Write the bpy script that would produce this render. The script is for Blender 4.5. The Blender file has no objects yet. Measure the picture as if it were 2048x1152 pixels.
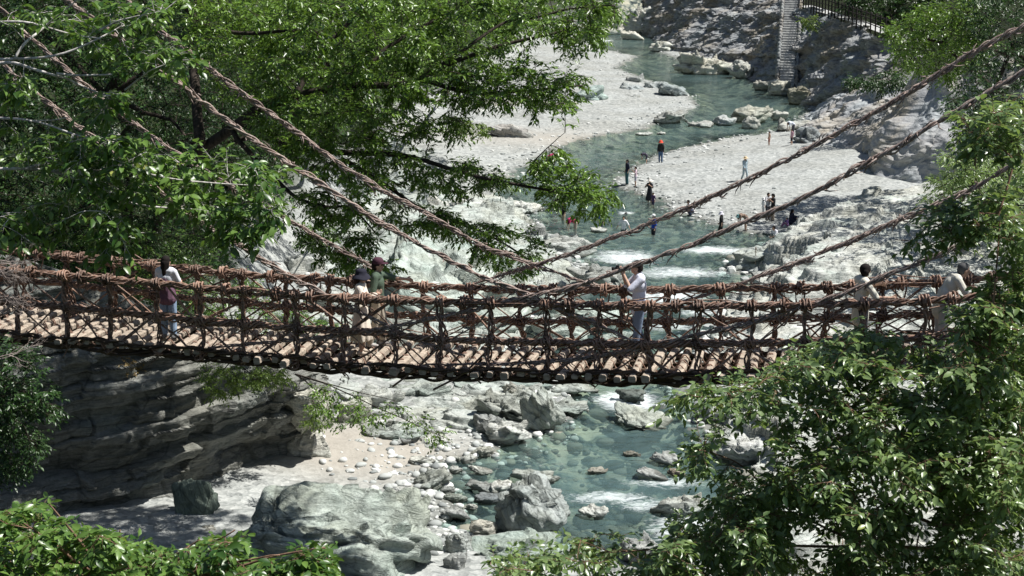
import bpy, bmesh, math, random
import numpy as np
from mathutils import Vector, Matrix, Euler
R = math.radians
rng = np.random.default_rng(11)
random.seed(5)
S = bpy.context.scene
COL = S.collection
# ------------------------------------------------------------------ camera
CAM = np.array([0.0, 0.0, 17.5]); PITCH = R(13.2); FPX = 3100.0
cd = bpy.data.cameras.new('camera'); cam = bpy.data.objects.new('camera', cd); COL.objects.link(cam)
cam.location = CAM; cam.rotation_euler = (R(90) - PITCH, 0, 0)
cd.sensor_width = 36; cd.lens = FPX / 2048 * 36; cd.clip_end = 2000; cd.clip_start = 0.1
S.camera = cam
# ------------------------------------------------------------------ light
SUN_EL, SUN_AZ = R(58), math.atan2(0.05, 1.0)          # towards +X and a little +Y
w = bpy.data.worlds.new('World'); S.world = w; w.use_nodes = True
nt = w.node_tree; bg = nt.nodes['Background']; sky = nt.nodes.new('ShaderNodeTexSky')
sky.sky_type = 'NISHITA'; sky.sun_disc = False; sky.sun_elevation = SUN_EL; sky.sun_rotation = R(90) - SUN_AZ
nt.links.new(sky.outputs[0], bg.inputs[0]); bg.inputs[1].default_value = 0.056
sd_ = bpy.data.lights.new('sun', 'SUN'); sun = bpy.data.objects.new('sun', sd_); COL.objects.link(sun)
sd_.energy = 4.8; sd_.angle = R(0.55); sd_.color = (1, .97, .925)
sv = Vector((math.cos(SUN_EL) * math.cos(SUN_AZ), math.cos(SUN_EL) * math.sin(SUN_AZ), math.sin(SUN_EL)))
sun.rotation_euler = sv.to_track_quat('Z', 'Y').to_euler()
S.view_settings.view_transform = 'Standard'; S.view_settings.look = 'None'
S.view_settings.exposure = 0.6; S.view_settings.gamma = 1
S.render.engine = 'CYCLES'
S.cycles.max_bounces = 6; S.cycles.diffuse_bounces = 3; S.cycles.glossy_bounces = 3
S.cycles.transmission_bounces = 4; S.cycles.transparent_max_bounces = 8
# ------------------------------------------------------------------ pixel -> world
FWD = np.array([0, math.cos(PITCH), -math.sin(PITCH)]); UP = np.array([0, math.sin(PITCH), math.cos(PITCH)])
def ray(px, py):
    return np.array([(px - 1024) / FPX, 0, 0]) + UP * (-(py - 576) / FPX) + FWD
def gnd(px, py, z=0.0):                      # where the sight line meets height z
    d = ray(px, py); return CAM + d * ((z - CAM[2]) / d[2])
def at(px, py, Y):                           # where it meets distance Y
    d = ray(px, py); return CAM + d * (Y / d[1])
def on_plane(px, py, p0, n):
    d = ray(px, py); return CAM + d * (np.dot(n, p0 - CAM) / np.dot(n, d))
def pxm(p):                                  # pixels per metre at a point
    return FPX / np.dot(p - CAM, FWD)
def proj(p):
    q = np.asarray(p, float) - CAM; z = q @ FWD
    return 1024 + FPX * q[..., 0] / z, 576 - FPX * (q @ UP) / z
def nrm(v):
    v = np.asarray(v, float); return v / np.maximum(np.linalg.norm(v, axis=-1, keepdims=True), 1e-9)
# ------------------------------------------------------------------ noise
def _h(ix, iy, iz, s):
    n = (ix * 374761393 + iy * 668265263 + iz * 2147483647 + s * 974634777) & 0xffffffff
    n = ((n ^ (n >> 13)) * 1274126177) & 0xffffffff
    n = ((n ^ (n >> 16)) * 2246822519) & 0xffffffff
    return ((n ^ (n >> 15)) & 0xffff) / 65535.0
def vn(p, s=0):
    p = np.asarray(p, float); i = np.floor(p).astype(np.int64); f = p - i; f = f * f * f * (f * (f * 6 - 15) + 10)
    o = 0
    for a in (0, 1):
        for b in (0, 1):
            for c in (0, 1):
                wgt = (f[:, 0] if a else 1 - f[:, 0]) * (f[:, 1] if b else 1 - f[:, 1]) * (f[:, 2] if c else 1 - f[:, 2])
                o = o + wgt * _h(i[:, 0] + a, i[:, 1] + b, i[:, 2] + c, s)
    return o * 2 - 1
def fbm(p, s=0, o=4, g=.5):
    r = 0; a = 1
    for k in range(o):
        r = r + a * vn(p, s + k); p = p * 2.03; a *= g
    return r
def sstep(a, b, x):
    t = np.clip((x - a) / (b - a), 0, 1); return t * t * (3 - 2 * t)
# ------------------------------------------------------------------ mesh helpers
def mesh(name, V, faces, mat=None, smooth=True, attrs=None):
    """V (n,3); faces: list of int arrays (m,k)"""
    me = bpy.data.meshes.new(name); V = np.asarray(V, np.float32)
    faces = [np.asarray(f, np.int32) for f in faces if len(f)]
    me.vertices.add(len(V)); me.vertices.foreach_set('co', V.ravel())
    nl = sum(f.size for f in faces); npoly = sum(len(f) for f in faces)
    me.loops.add(nl); me.polygons.add(npoly)
    me.loops.foreach_set('vertex_index', np.concatenate([f.ravel() for f in faces]))
    tot = np.concatenate([np.full(len(f), f.shape[1], np.int32) for f in faces])
    st = np.concatenate([[0], np.cumsum(tot)[:-1]]).astype(np.int32)
    me.polygons.foreach_set('loop_start', st)
    me.polygons.foreach_set('use_smooth', np.full(npoly, smooth))
    for k, v in (attrs or {}).items():
        a = me.attributes.new(k, 'FLOAT', 'POINT'); a.data.foreach_set('value', np.asarray(v, np.float32))
    me.update(calc_edges=True); me.validate()
    if mat: me.materials.append(mat)
    return me
def link(name, me, parent=None, loc=None, rot=None):
    o = bpy.data.objects.new(name, me); COL.objects.link(o)
    if loc is not None: o.location = loc
    if rot is not None: o.rotation_euler = rot
    if parent: o.parent = parent
    return o
def tag(o, label, cat, group=None):
    o['label'] = label; o['category'] = cat
    if group: o['group'] = group
    return o
def empty(name, loc, label, cat, group=None, rz=0):
    o = link(name, None, loc=loc, rot=(0, 0, rz)); o.empty_display_size = .1
    return tag(o, label, cat, group)
def struct(o, k='structure'):
    o['kind'] = k; return o
class Geo:
    """collects pieces, links them as one mesh"""
    def __init__(s): s.V = []; s.F = {}; s.n = 0; s.A = []
    def add(s, V, faces, a=0.5):
        V = np.asarray(V, float)
        for f in faces:
            f = np.asarray(f, int)
            if len(f): s.F.setdefault(f.shape[1], []).append(f + s.n)
        s.V.append(V); s.n += len(V); s.A.append(np.full(len(V), a) if np.isscalar(a) else a)
    def build(s, name, mat, parent=None, smooth=True, loc=None, rot=None, org=None):
        V = np.concatenate(s.V)
        if org is not None: V = V - np.asarray(org)
        me = mesh(name, V, [np.concatenate(v) for v in s.F.values()], mat, smooth, {'tone': np.concatenate(s.A)})
        return link(name, me, parent, loc, rot)
def resample(P, n):
    P = np.asarray(P, float); d = np.concatenate([[0], np.cumsum(np.linalg.norm(np.diff(P, axis=0), axis=1))])
    t = np.linspace(0, d[-1], n); return np.stack([np.interp(t, d, P[:, k]) for k in range(P.shape[1])], 1)
def smooth(P, n, it=3):
    P = resample(P, n)
    for _ in range(it):
        Q = P.copy(); Q[1:-1] = (P[:-2] + 2 * P[1:-1] + P[2:]) / 4; P = Q
    return P
def frames(P, ref=(0, 0, 1)):
    T = nrm(np.gradient(P, axis=0)); ref = np.asarray(ref, float)
    A = np.cross(T, ref); l = np.linalg.norm(A, axis=1); A[l < .15] = np.cross(T[l < .15], [0.3, 1, 0.1])
    A = nrm(A); B = np.cross(A, T); return T, A, B
def tube(P, r, sides=6, ref=(0, 0, 1), cap=True):
    P = np.asarray(P, float); n = len(P); r = np.broadcast_to(np.asarray(r, float), (n,))
    T, A, B = frames(P, ref); an = np.linspace(0, 2 * math.pi, sides, endpoint=False)
    V = P[:, None] + r[:, None, None] * (np.cos(an)[None, :, None] * A[:, None] + np.sin(an)[None, :, None] * B[:, None])
    i = np.arange(n - 1)[:, None] * sides; j = np.arange(sides)[None]; k = (j + 1) % sides
    q = np.stack([i + j, i + k, i + sides + k, i + sides + j], -1).reshape(-1, 4)
    F = [q]
    if cap: F += [np.arange(sides)[::-1][None], (np.arange(sides) + (n - 1) * sides)[None]]
    return V.reshape(-1, 3), F
def lathe(prof, n=24, fn=None):
    prof = np.asarray(prof, float); m = len(prof); an = np.linspace(0, 2 * math.pi, n, endpoint=False)
    V = np.stack([prof[:, None, 0] * np.cos(an), prof[:, None, 0] * np.sin(an), np.broadcast_to(prof[:, None, 1], (m, n))], -1).reshape(-1, 3)
    i = np.arange(m - 1)[:, None] * n; j = np.arange(n)[None]; k = (j + 1) % n
    return V, [np.stack([i + j, i + k, i + n + k, i + n + j], -1).reshape(-1, 4)]
def box(c, d, rz=0, Rm=None):
    V = np.array([[x, y, z] for x in (-.5, .5) for y in (-.5, .5) for z in (-.5, .5)]) * d
    if Rm is not None: V = V @ np.array(Rm).T
    if rz: V = V @ np.array([[math.cos(rz), math.sin(rz), 0], [-math.sin(rz), math.cos(rz), 0], [0, 0, 1]])
    return V + np.asarray(c), [np.array([[0, 1, 3, 2], [4, 6, 7, 5], [0, 4, 5, 1], [2, 3, 7, 6], [0, 2, 6, 4], [1, 5, 7, 3]])]
_ico = {}
def ico(sub):
    if sub not in _ico:
        b = bmesh.new(); bmesh.ops.create_icosphere(b, subdivisions=sub, radius=1); b.verts.ensure_lookup_table()
        _ico[sub] = (np.array([v.co[:] for v in b.verts]), np.array([[v.index for v in f.verts] for f in b.faces])); b.free()
    return _ico[sub]
def gridf(nu, nv):
    i = np.arange(nu - 1)[:, None] * nv; j = np.arange(nv - 1)[None]
    return np.stack([i + j, i + nv + j, i + nv + j + 1, i + j + 1], -1).reshape(-1, 4)
# ------------------------------------------------------------------ materials
class M:
    def __init__(s, name):
        s.m = bpy.data.materials.new(name); s.m.use_nodes = True; s.t = s.m.node_tree; s.b = s.t.nodes['Principled BSDF']
        s.out = s.t.nodes['Material Output']
    def n(s, typ, **kw):
        x = s.t.nodes.new('ShaderNode' + typ)
        for k, v in kw.items():
            if k.startswith('i_'):
                k2 = k[2:].replace('_', ' '); x.inputs[int(k2) if k2.isdigit() else k2].default_value = v
            else: setattr(x, k, v)
        return x
    def l(s, a, b): s.t.links.new(a, b)
    def coord(s, kind='Object', scale=(1, 1, 1), rot=(0, 0, 0)):
        c = s.n('TexCoord'); mp = s.n('Mapping'); mp.inputs['Scale'].default_value = scale; mp.inputs['Rotation'].default_value = rot
        s.l(c.outputs[kind], mp.inputs[0]); return mp.outputs[0]
    def noise(s, co, scale, detail=4, rough=.55, dist=0):
        x = s.n('TexNoise'); x.inputs['Scale'].default_value = scale; x.inputs['Detail'].default_value = detail
        x.inputs['Roughness'].default_value = rough; x.inputs['Distortion'].default_value = dist; s.l(co, x.inputs['Vector']); return x.outputs['Fac']
    def ramp(s, f, stops):
        x = s.n('ValToRGB'); e = x.color_ramp.elements
        while len(e) < len(stops): e.new(.5)
        for q, (p, c) in zip(e, stops): q.position = p; q.color = (*c, 1) if len(c) == 3 else c
        s.l(f, x.inputs[0]); return x.outputs[0]
    def mix(s, f, a, b, typ='MIX'):
        x = s.n('Mix', data_type='RGBA', blend_type=typ)
        for v, k in ((f, 0), (a, 6), (b, 7)):
            if isinstance(v, (int, float)): x.inputs[k].default_value = v
            elif isinstance(v, tuple): x.inputs[k].default_value = (*v, 1)
            else: s.l(v, x.inputs[k])
        return x.outputs[2]
    def math(s, op, a, b=0.0, clamp=False):
        x = s.n('Math', operation=op, use_clamp=clamp)
        for v, k in ((a, 0), (b, 1)):
            if isinstance(v, (int, float)): x.inputs[k].default_value = v
            else: s.l(v, x.inputs[k])
        return x.outputs[0]
    def attr(s, n_): x = s.n('Attribute'); x.attribute_name = n_; return x.outputs['Fac']
    def bump(s, h, strength=.5, dist=.05, prev=None):
        x = s.n('Bump'); x.inputs['Strength'].default_value = strength; x.inputs['Distance'].default_value = dist; s.l(h, x.inputs['Height'])
        if prev is not None: s.l(prev, x.inputs['Normal'])
        return x.outputs[0]
    def fin(s, col=None, rough=.8, nor=None, spec=.3):
        if col is not None:
            if isinstance(col, tuple): s.b.inputs['Base Color'].default_value = (*col, 1)
            else: s.l(col, s.b.inputs['Base Color'])
        s.b.inputs['Roughness'].default_value = rough; s.b.inputs['Specular IOR Level'].default_value = spec
        if nor is not None: s.l(nor, s.b.inputs['Normal'])
        return s.m
def m_rock():
    m = M('rock'); oi = m.n('ObjectInfo'); co = m.coord('Object')
    st = m.coord('Object', (1, 1, 7)); st2 = m.coord('Object', (.5, .5, 16))
    n1 = m.noise(st, 1.1, 7, .66, .15); n2 = m.noise(st2, 1.9, 6, .68, .1); n3 = m.noise(co, .55, 4); n4 = m.noise(co, 14, 3)
    c = m.ramp(n1, [(.3, (.60, .62, .58)), (.5, (.95, .97, .93)), (.66, (1.12, 1.12, 1.08))])
    c2 = m.ramp(n2, [(.34, (.34, .36, .34)), (.46, (.94, .94, .94)), (.62, (1.08, 1.08, 1.08))])
    c3 = m.ramp(n3, [(.36, (.88, .85, .78)), (.52, (1, 1, 1)), (.68, (.90, .99, .96))])
    c4 = m.ramp(n4, [(.3, (.82, .82, .82)), (.6, (1.06, 1.06, 1.06))])
    col = m.mix(1.0, oi.outputs['Color'], c, 'MULTIPLY'); col = m.mix(.62, col, c2, 'MULTIPLY')
    col = m.mix(.7, col, c3, 'MULTIPLY'); col = m.mix(1.0, col, c4, 'MULTIPLY')
    vo = m.n('TexVoronoi', feature='DISTANCE_TO_EDGE'); vo.inputs['Scale'].default_value = .55; m.l(m.coord('Object', (1, 1, 2.2)), vo.inputs['Vector'])
    cr = m.ramp(vo.outputs['Distance'], [(0, (.3, .3, .3)), (.03, (1, 1, 1))])
    col = m.mix(.55, col, cr, 'MULTIPLY')
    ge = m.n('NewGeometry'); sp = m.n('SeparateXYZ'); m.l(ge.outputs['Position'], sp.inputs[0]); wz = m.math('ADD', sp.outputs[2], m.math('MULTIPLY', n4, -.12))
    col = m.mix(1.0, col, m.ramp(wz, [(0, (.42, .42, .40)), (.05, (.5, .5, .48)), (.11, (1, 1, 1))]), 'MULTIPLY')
    b1 = m.bump(n2, .9, .10); b2 = m.bump(n1, .8, .16, b1); b3 = m.bump(n4, .6, .03, b2)
    return m.fin(col, .88, b3, .2)
def m_cliff(name='cliff_rock', k=1.0):
    m = M(name); oi = m.n('ObjectInfo'); co = m.coord('Object'); st = m.coord('Object', (1, 1, 2.4), (R(18), R(-24), 0))
    n1 = m.noise(st, .5, 8, .62, .5); n2 = m.noise(st, 2.6, 6, .6, .2); n3 = m.noise(co, .16, 4)
    c = m.ramp(n1, [(.3, (.5, .5, .52)), (.5, (.95, .95, .95)), (.7, (1.2, 1.18, 1.1))])
    c2 = m.ramp(n2, [(.35, (.45, .45, .47)), (.5, (1, 1, 1)), (.7, (1.1, 1.1, 1.08))])
    c3 = m.ramp(n3, [(.38, (1.0, .88, .70)), (.5, (1, 1, 1)), (.62, (.9, .97, 1.0))])
    col = m.mix(k, oi.outputs['Color'], c, 'MULTIPLY'); col = m.mix(.85 * k, col, c2, 'MULTIPLY'); col = m.mix(.8, col, c3, 'MULTIPLY')
    b1 = m.bump(n1, .8 * k, .5); b2 = m.bump(n2, .8 * k, .2, b1)
    return m.fin(col, .9, b2, .2)
def m_ground():
    m = M('gravel_and_soil'); co = m.coord('Object')
    v1 = m.n('TexVoronoi'); v1.inputs['Scale'].default_value = 4.5; m.l(co, v1.inputs['Vector'])
    v2 = m.n('TexVoronoi'); v2.inputs['Scale'].default_value = 11; m.l(co, v2.inputs['Vector'])
    bw = m.n('RGBToBW'); m.l(v1.outputs['Color'], bw.inputs[0]); bw2 = m.n('RGBToBW'); m.l(v2.outputs['Color'], bw2.inputs[0])
    n1 = m.noise(co, .18, 5); n2 = m.noise(co, 3, 5)
    c = m.ramp(bw.outputs[0], [(.12, (.18, .19, .188)), (.45, (.34, .355, .345)), (.85, (.56, .57, .55))])
    c2 = m.ramp(bw2.outputs[0], [(.1, (.22, .23, .225)), (.9, (.50, .51, .495))])
    col = m.mix(.45, c, c2)
    col = m.mix(.6, col, m.ramp(n1, [(.35, (.78, .76, .70)), (.6, (1.08, 1.08, 1.06))]), 'MULTIPLY')
    col = m.mix(1.0, col, (.86, .87, .87), 'MULTIPLY'); sand = m.mix(n2, (.29, .268, .23), (.42, .395, .345)); col = m.mix(m.attr('sand'), col, sand)
    soil = m.mix(m.ramp(n2, [(.35, (0, 0, 0)), (.65, (1, 1, 1))]), (.012, .015, .008), (.030, .042, .014)); col = m.mix(m.attr('veg'), col, soil)
    col = m.mix(m.attr('wet'), col, m.mix(1.0, col, (.50, .50, .48), 'MULTIPLY'))
    bed = m.ramp(m.noise(co, .8, 7, .62, .6), [(.40, (.03, .042, .045)), (.49, (.17, .195, .165)), (.58, (.40, .39, .30))]); col = m.mix(m.attr('bed'), col, bed)
    b = m.bump(v1.outputs['Distance'], .35, .05); b = m.bump(v2.outputs['Distance'], .4, .02, b); b = m.bump(n2, .3, .1, b)
    return m.fin(col, .92, b, .2)
def m_water():
    m = M('river_water'); co = m.coord('Object')
    n1 = m.noise(m.coord('Object', (1, 1.5, 1)), 1.6, 4, .55, .4); n2 = m.noise(co, 6.5, 3); n3 = m.noise(co, .22, 3)
    nb = m.bump(n1, .8, .12); nb = m.bump(n2, .6, .035, nb)
    fr = m.n('Fresnel'); fr.inputs['IOR'].default_value = 1.33; m.l(nb, fr.inputs['Normal'])
    gl = m.n('BsdfGlossy'); gl.inputs['Roughness'].default_value = .06; m.l(nb, gl.inputs['Normal'])
    tr = m.n('BsdfTransparent'); tr.inputs[0].default_value = (.82, .93, .91, 1)
    df = m.n('BsdfDiffuse'); m.l(nb, df.inputs['Normal'])
    m.l(m.mix(n3, (.09, .16, .16), (.16, .25, .245)), df.inputs[0])
    m1 = m.n('MixShader'); m.l(m.math('MULTIPLY', m.attr('depth'), m.math('ADD', .6, n3)), m1.inputs[0]); m.l(tr.outputs[0], m1.inputs[1]); m.l(df.outputs[0], m1.inputs[2])
    m2 = m.n('MixShader'); m.l(m.math('MULTIPLY', fr.outputs[0], 1.1, True), m2.inputs[0]); m.l(m1.outputs[0], m2.inputs[1]); m.l(gl.outputs[0], m2.inputs[2])
    fo = m.n('BsdfDiffuse'); fo.inputs[0].default_value = (.78, .83, .83, 1)
    nf = m.noise(m.coord('Object', (.7, 1.7, 1), (0, 0, R(-20))), 2.6, 9, .75, 1.8)
    mask = m.ramp(m.math('ADD', m.math('MULTIPLY', m.attr('foam'), .62), m.math('MULTIPLY', nf, .8)), [(.72, (0, 0, 0)), (1.0, (1, 1, 1))])
    m3 = m.n('MixShader'); m.l(mask, m3.inputs[0]); m.l(m2.outputs[0], m3.inputs[1]); m.l(fo.outputs[0], m3.inputs[2])
    m.l(m3.outputs[0], m.out.inputs[0]); return m.m
def m_leaf(name, dark, light, trans=.3, spec=.5, rough=.38, yellow=None):
    m = M(name); tn = m.attr('tone')
    col = m.ramp(tn, [(0, dark), (.75, light), (.97, light), (1, yellow or light)])
    m.fin(col, rough, None, spec)
    tl = m.n('BsdfTranslucent'); m.l(m.mix(.5, col, tuple(min(1, c * 1.7) for c in (light[0], light[1], light[2] * .5))), tl.inputs[0])
    mx = m.n('MixShader'); mx.inputs[0].default_value = trans; m.l(m.b.outputs[0], mx.inputs[1]); m.l(tl.outputs[0], mx.inputs[2])
    m.l(mx.outputs[0], m.out.inputs[0]); return m.m
def m_bark(name, a, b, sc=(14, 14, 2.5)):
    m = M(name); n1 = m.noise(m.coord('Object', sc), 1, 5, .65); n2 = m.noise(m.coord('Object'), 3, 4)
    col = m.mix(m.ramp(n1, [(.35, (0, 0, 0)), (.65, (1, 1, 1))]), a, b); col = m.mix(.5, col, m.ramp(n2, [(.35, (.6, .6, .6)), (.65, (1.15, 1.15, 1.15))]), 'MULTIPLY')
    return m.fin(col, .9, m.bump(n1, .7, .02), .15)
def m_vine(name, a, b, c):
    m = M(name); n1 = m.noise(m.coord('Object'), 22, 4, .6); tn = m.attr('tone')
    col = m.mix(tn, a, b); col = m.mix(m.ramp(n1, [(.45, (0, 0, 0)), (.75, (1, 1, 1))]), col, c)
    return m.fin(col, .75, m.bump(n1, .6, .012), .25)
def m_cloth(name, c, var=.15):
    m = M(name); n1 = m.noise(m.coord('Object'), 9, 3); k = 1 - var
    col = m.mix(n1, tuple(x * k for x in c), c); return m.fin(col, .85, m.bump(n1, .5, .02), .2)
PALE = m_cliff('pale_cliff_rock', .5)
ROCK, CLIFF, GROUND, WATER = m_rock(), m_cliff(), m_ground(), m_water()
_cl = {}
def cloth(c):
    c = tuple(round(x, 3) for x in c)
    if c not in _cl: _cl[c] = m_cloth('cloth', c)
    return _cl[c]
# ------------------------------------------------------------------ river plan (outline found on the water plane)
left_px = [(1150, 55), (1185, 95), (1275, 112), (1235, 138), (1300, 160), (1385, 192), (1400, 216), (1330, 240), (1290, 258), (1200, 272), (1130, 292),
           (1070, 320), (1010, 360), (985, 392), (1060, 420), (1085, 470), (1130, 500), (1180, 540), (1150, 600), (1090, 660), (1090, 740), (1140, 785),
           (1115, 862), (1010, 892), (960, 915), (905, 925), (885, 965), (890, 1040), (930, 1075), (1010, 1085), (1120, 1100), (1260, 1120)]
right_px = [(1500, 1120), (2300, 1120), (2300, 960), (1800, 930), (1520, 930), (1440, 880), (1400, 840), (1360, 790), (1380, 700), (1450, 620),
            (1520, 570), (1470, 540), (1500, 505), (1560, 478), (1500, 464), (1440, 452), (1400, 440), (1350, 425), (1315, 398), (1275, 383), (1215, 371),
            (1215, 362), (1252, 345), (1300, 316), (1366, 296), (1450, 277), (1530, 266), (1580, 248), (1620, 222), (1600, 205), (1530, 172), (1480, 150), (1390, 142), (1352, 118),
            (1300, 98), (1335, 88), (1310, 70), (1330, 50)]
RIV = np.array([gnd(x, y)[:2] for x, y in left_px + right_px])
def poly_sd(P, X, Y):
    d = np.full(X.shape, 1e9); ins = np.zeros(X.shape, bool); n = len(P)
    for i in range(n):
        a, b = P[i], P[(i + 1) % n]; e = b - a; t = np.clip(((X - a[0]) * e[0] + (Y - a[1]) * e[1]) / (e @ e + 1e-9), 0, 1)
        d = np.minimum(d, (X - a[0] - t * e[0]) ** 2 + (Y - a[1] - t * e[1]) ** 2)
        c = ((a[1] > Y) != (b[1] > Y)) & (X < (b[0] - a[0]) * (Y - a[1]) / (b[1] - a[1] + 1e-12) + a[0]); ins ^= c
    d = np.sqrt(d); return np.where(ins, -d, d)
lf = [gnd(x, y)[:2] for x, y in [(430, 975), (560, 915), (640, 890), (655, 800), (650, 700), (640, 620), (690, 520), (720, 440), (780, 350), (860, 285), (940, 215), (1010, 150), (1100, 85), (1150, 55)]]
LEFT = np.array([(-60, 5), (-17, 30), (-15, 40)] + [tuple(p) for p in lf] + [(5, 420), (-400, 420), (-400, 5)])
rf = [gnd(x, y)[:2] for x, y in [(1345, 60), (1345, 95), (1490, 150), (1600, 190), (1680, 235), (1690, 290), (1800, 335), (1880, 385), (2000, 420), (2200, 470), (2300, 640)]]
RIGHT = np.array([(30, 420)] + [tuple(p) for p in rf] + [(24, 42), (40, 5), (400, 5), (400, 420)])
def terrain(X, Y):
    s = poly_sd(RIV, X, Y); P = np.stack([X * .12, Y * .12, 0 * X], -1).reshape(-1, 3)
    nz = fbm(P, 3, 4).reshape(X.shape); n2 = fbm(P * 9, 9, 4).reshape(X.shape)
    s = s + .5 * n2
    z = np.where(s > 0, .02 + .85 * (1 - np.exp(-np.maximum(s, 0) / 9)), -1.5 * (1 - np.exp(np.minimum(s, 0) / 3.2)))
    z = z + nz * .14 * sstep(-1, 5, s) + n2 * .035 + np.where(s < 0, .28 * nz * sstep(0, 3, -s), 0)
    dl = -poly_sd(LEFT, X, Y) - 2.0; dr = -poly_sd(RIGHT, X, Y) - 2.0
    hl = np.where(dl > 0, 140 * (1 - np.exp(-np.maximum(dl, 0) * 1.05 / 140)), 0); hr = np.where(dr > 0, 140 * (1 - np.exp(-(.62 * np.minimum(np.maximum(dr, 0), 16) + 1.1 * np.maximum(dr - 16, 0)) / 140)), 0)
    end = sstep(255, 420, Y) * 130; hl = np.maximum(hl, end)  # unseen rise closing the valley, added so the water reflects hillside instead of sky
    z = z + (hl + hr) * (1 + .12 * nz) + n2 * .25 * sstep(0, 6, np.maximum(dl, dr))
    near = 15.4 - .45 * np.maximum(Y, -5); z = np.where(near > z, near + n2 * .12, z)
    veg = np.maximum(sstep(.3, 3, dl + nz), sstep(3.5, 8, dr + nz)); veg = np.maximum(veg, sstep(36, 33, Y)); veg = np.maximum(veg, sstep(262, 275, Y))
    return z, s, veg
nu, nv = 520, 420
Yr = np.concatenate([np.linspace(-6, 34, 40, endpoint=False), 34 * (400 / 34) ** np.linspace(0, 1, nu - 40)])
UU = np.linspace(-1, 1, nv); UU = .55 * UU + .45 * UU ** 3
X = UU[None] * (24 + .62 * np.maximum(Yr, 0))[:, None] * 1.25; Yg = np.repeat(Yr[:, None], nv, 1)
Z, SD, VEG = terrain(X, Yg)
V = np.stack([X, Yg, Z], -1).reshape(-1, 3)
sx, sy = proj(V); sand = np.maximum(np.exp(-(((V[:, 0] + 5.2) / 3.0) ** 2 + ((V[:, 1] - 49.8) / 2.6) ** 2)) * 1.5, .75 * np.exp(-(((V[:, 0] - 4) / 12) ** 2 + ((V[:, 1] - 128) / 5) ** 2)))
g = link('ground', mesh('ground', V, [gridf(nu, nv)[:, ::-1]], GROUND, True, {'veg': VEG.ravel(), 'sand': np.clip(sand, 0, 1), 'bed': sstep(.15, -.5, SD).ravel(), 'wet': (sstep(.9, .1, SD) * (VEG < .5)).ravel()})); struct(g)
def tz(x, y):
    return float(terrain(np.array([[x]], float), np.array([[y]], float))[0][0, 0])
def hit(px, py, y0=30):
    d = ray(px, py); tt = np.linspace(y0, 300, 3000) / d[1]; q = CAM + tt[:, None] * d; z = terrain(q[:, :1], q[:, 1:2])[0][:, 0]; i = np.argmax(q[:, 2] < z); return np.array([q[i, 0], q[i, 1], z[i]])
# water: one sheet over the river bed, rough water where the stream falls over stones
nu, nv = 460, 360
Yr = 37 * (300 / 37) ** np.linspace(0, 1, nu); lo, hi = RIV[:, 0].min() - 2, RIV[:, 0].max() + 2
xa = np.maximum(-.16 * Yr - 2, lo); xb = np.minimum(np.maximum(.24 * Yr, 24), 60)
X = xa[:, None] + (xb - xa)[:, None] * np.linspace(0, 1, nv)[None]; Yg = np.repeat(Yr[:, None], nv, 1)
Zt, s_, _ = terrain(X, Yg)
foam = np.zeros(X.shape)
for px, py, rx, ry, k in [(1250, 515, 3.0, 3.2, .8), (1430, 500, 3.2, 1.6, .85), (1360, 545, 4.2, 2.2, .75), (1330, 590, 3.0, 2.5, .85), (1420, 620, 2.5, 2, .8), (1240, 590, 1.6, 1.6, .5), (1255, 800, 1.6, 1.7, 1.0),
                          (1340, 650, 2.4, 2.0, .7), (1220, 995, 2.2, .8, .75), (1330, 965, 2.4, .8, .7), (1290, 1010, 1.6, 1.0, .7), (1255, 425, .8, .9, .9), (1195, 80, 3, 6, 1.0), (1470, 800, 3, 3, .8),
                          (1520, 890, 3, 2, .9), (1600, 900, 3, 2, .9), (1470, 1030, 2, 2, .9), (1380, 1060, 2, 2, .8), (1900, 980, 3, 3, .7), (1300, 300, 5, 1.2, .3), (1130, 500, 1.5, 1.5, .5)]:
    c = gnd(px, py); foam = np.maximum(foam, k * np.exp(-((X - c[0]) / rx) ** 2 - ((Yg - c[1]) / ry) ** 2))
P = np.stack([X, Yg, 0 * X], -1).reshape(-1, 3)
wz = (.012 * fbm(P * 1.3, 21, 3) + foam.ravel() * .13 * fbm(P * np.array([1.1, 1.6, 1]), 31, 4))
dep = np.clip(-Zt * .30, 0, .5)
V = P.copy(); V[:, 2] = wz
wt = link('river', mesh('river', V, [gridf(nu, nv)[:, ::-1]], WATER, True, {'depth': dep.ravel() ** .8, 'foam': foam.ravel()})); struct(wt)
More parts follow.
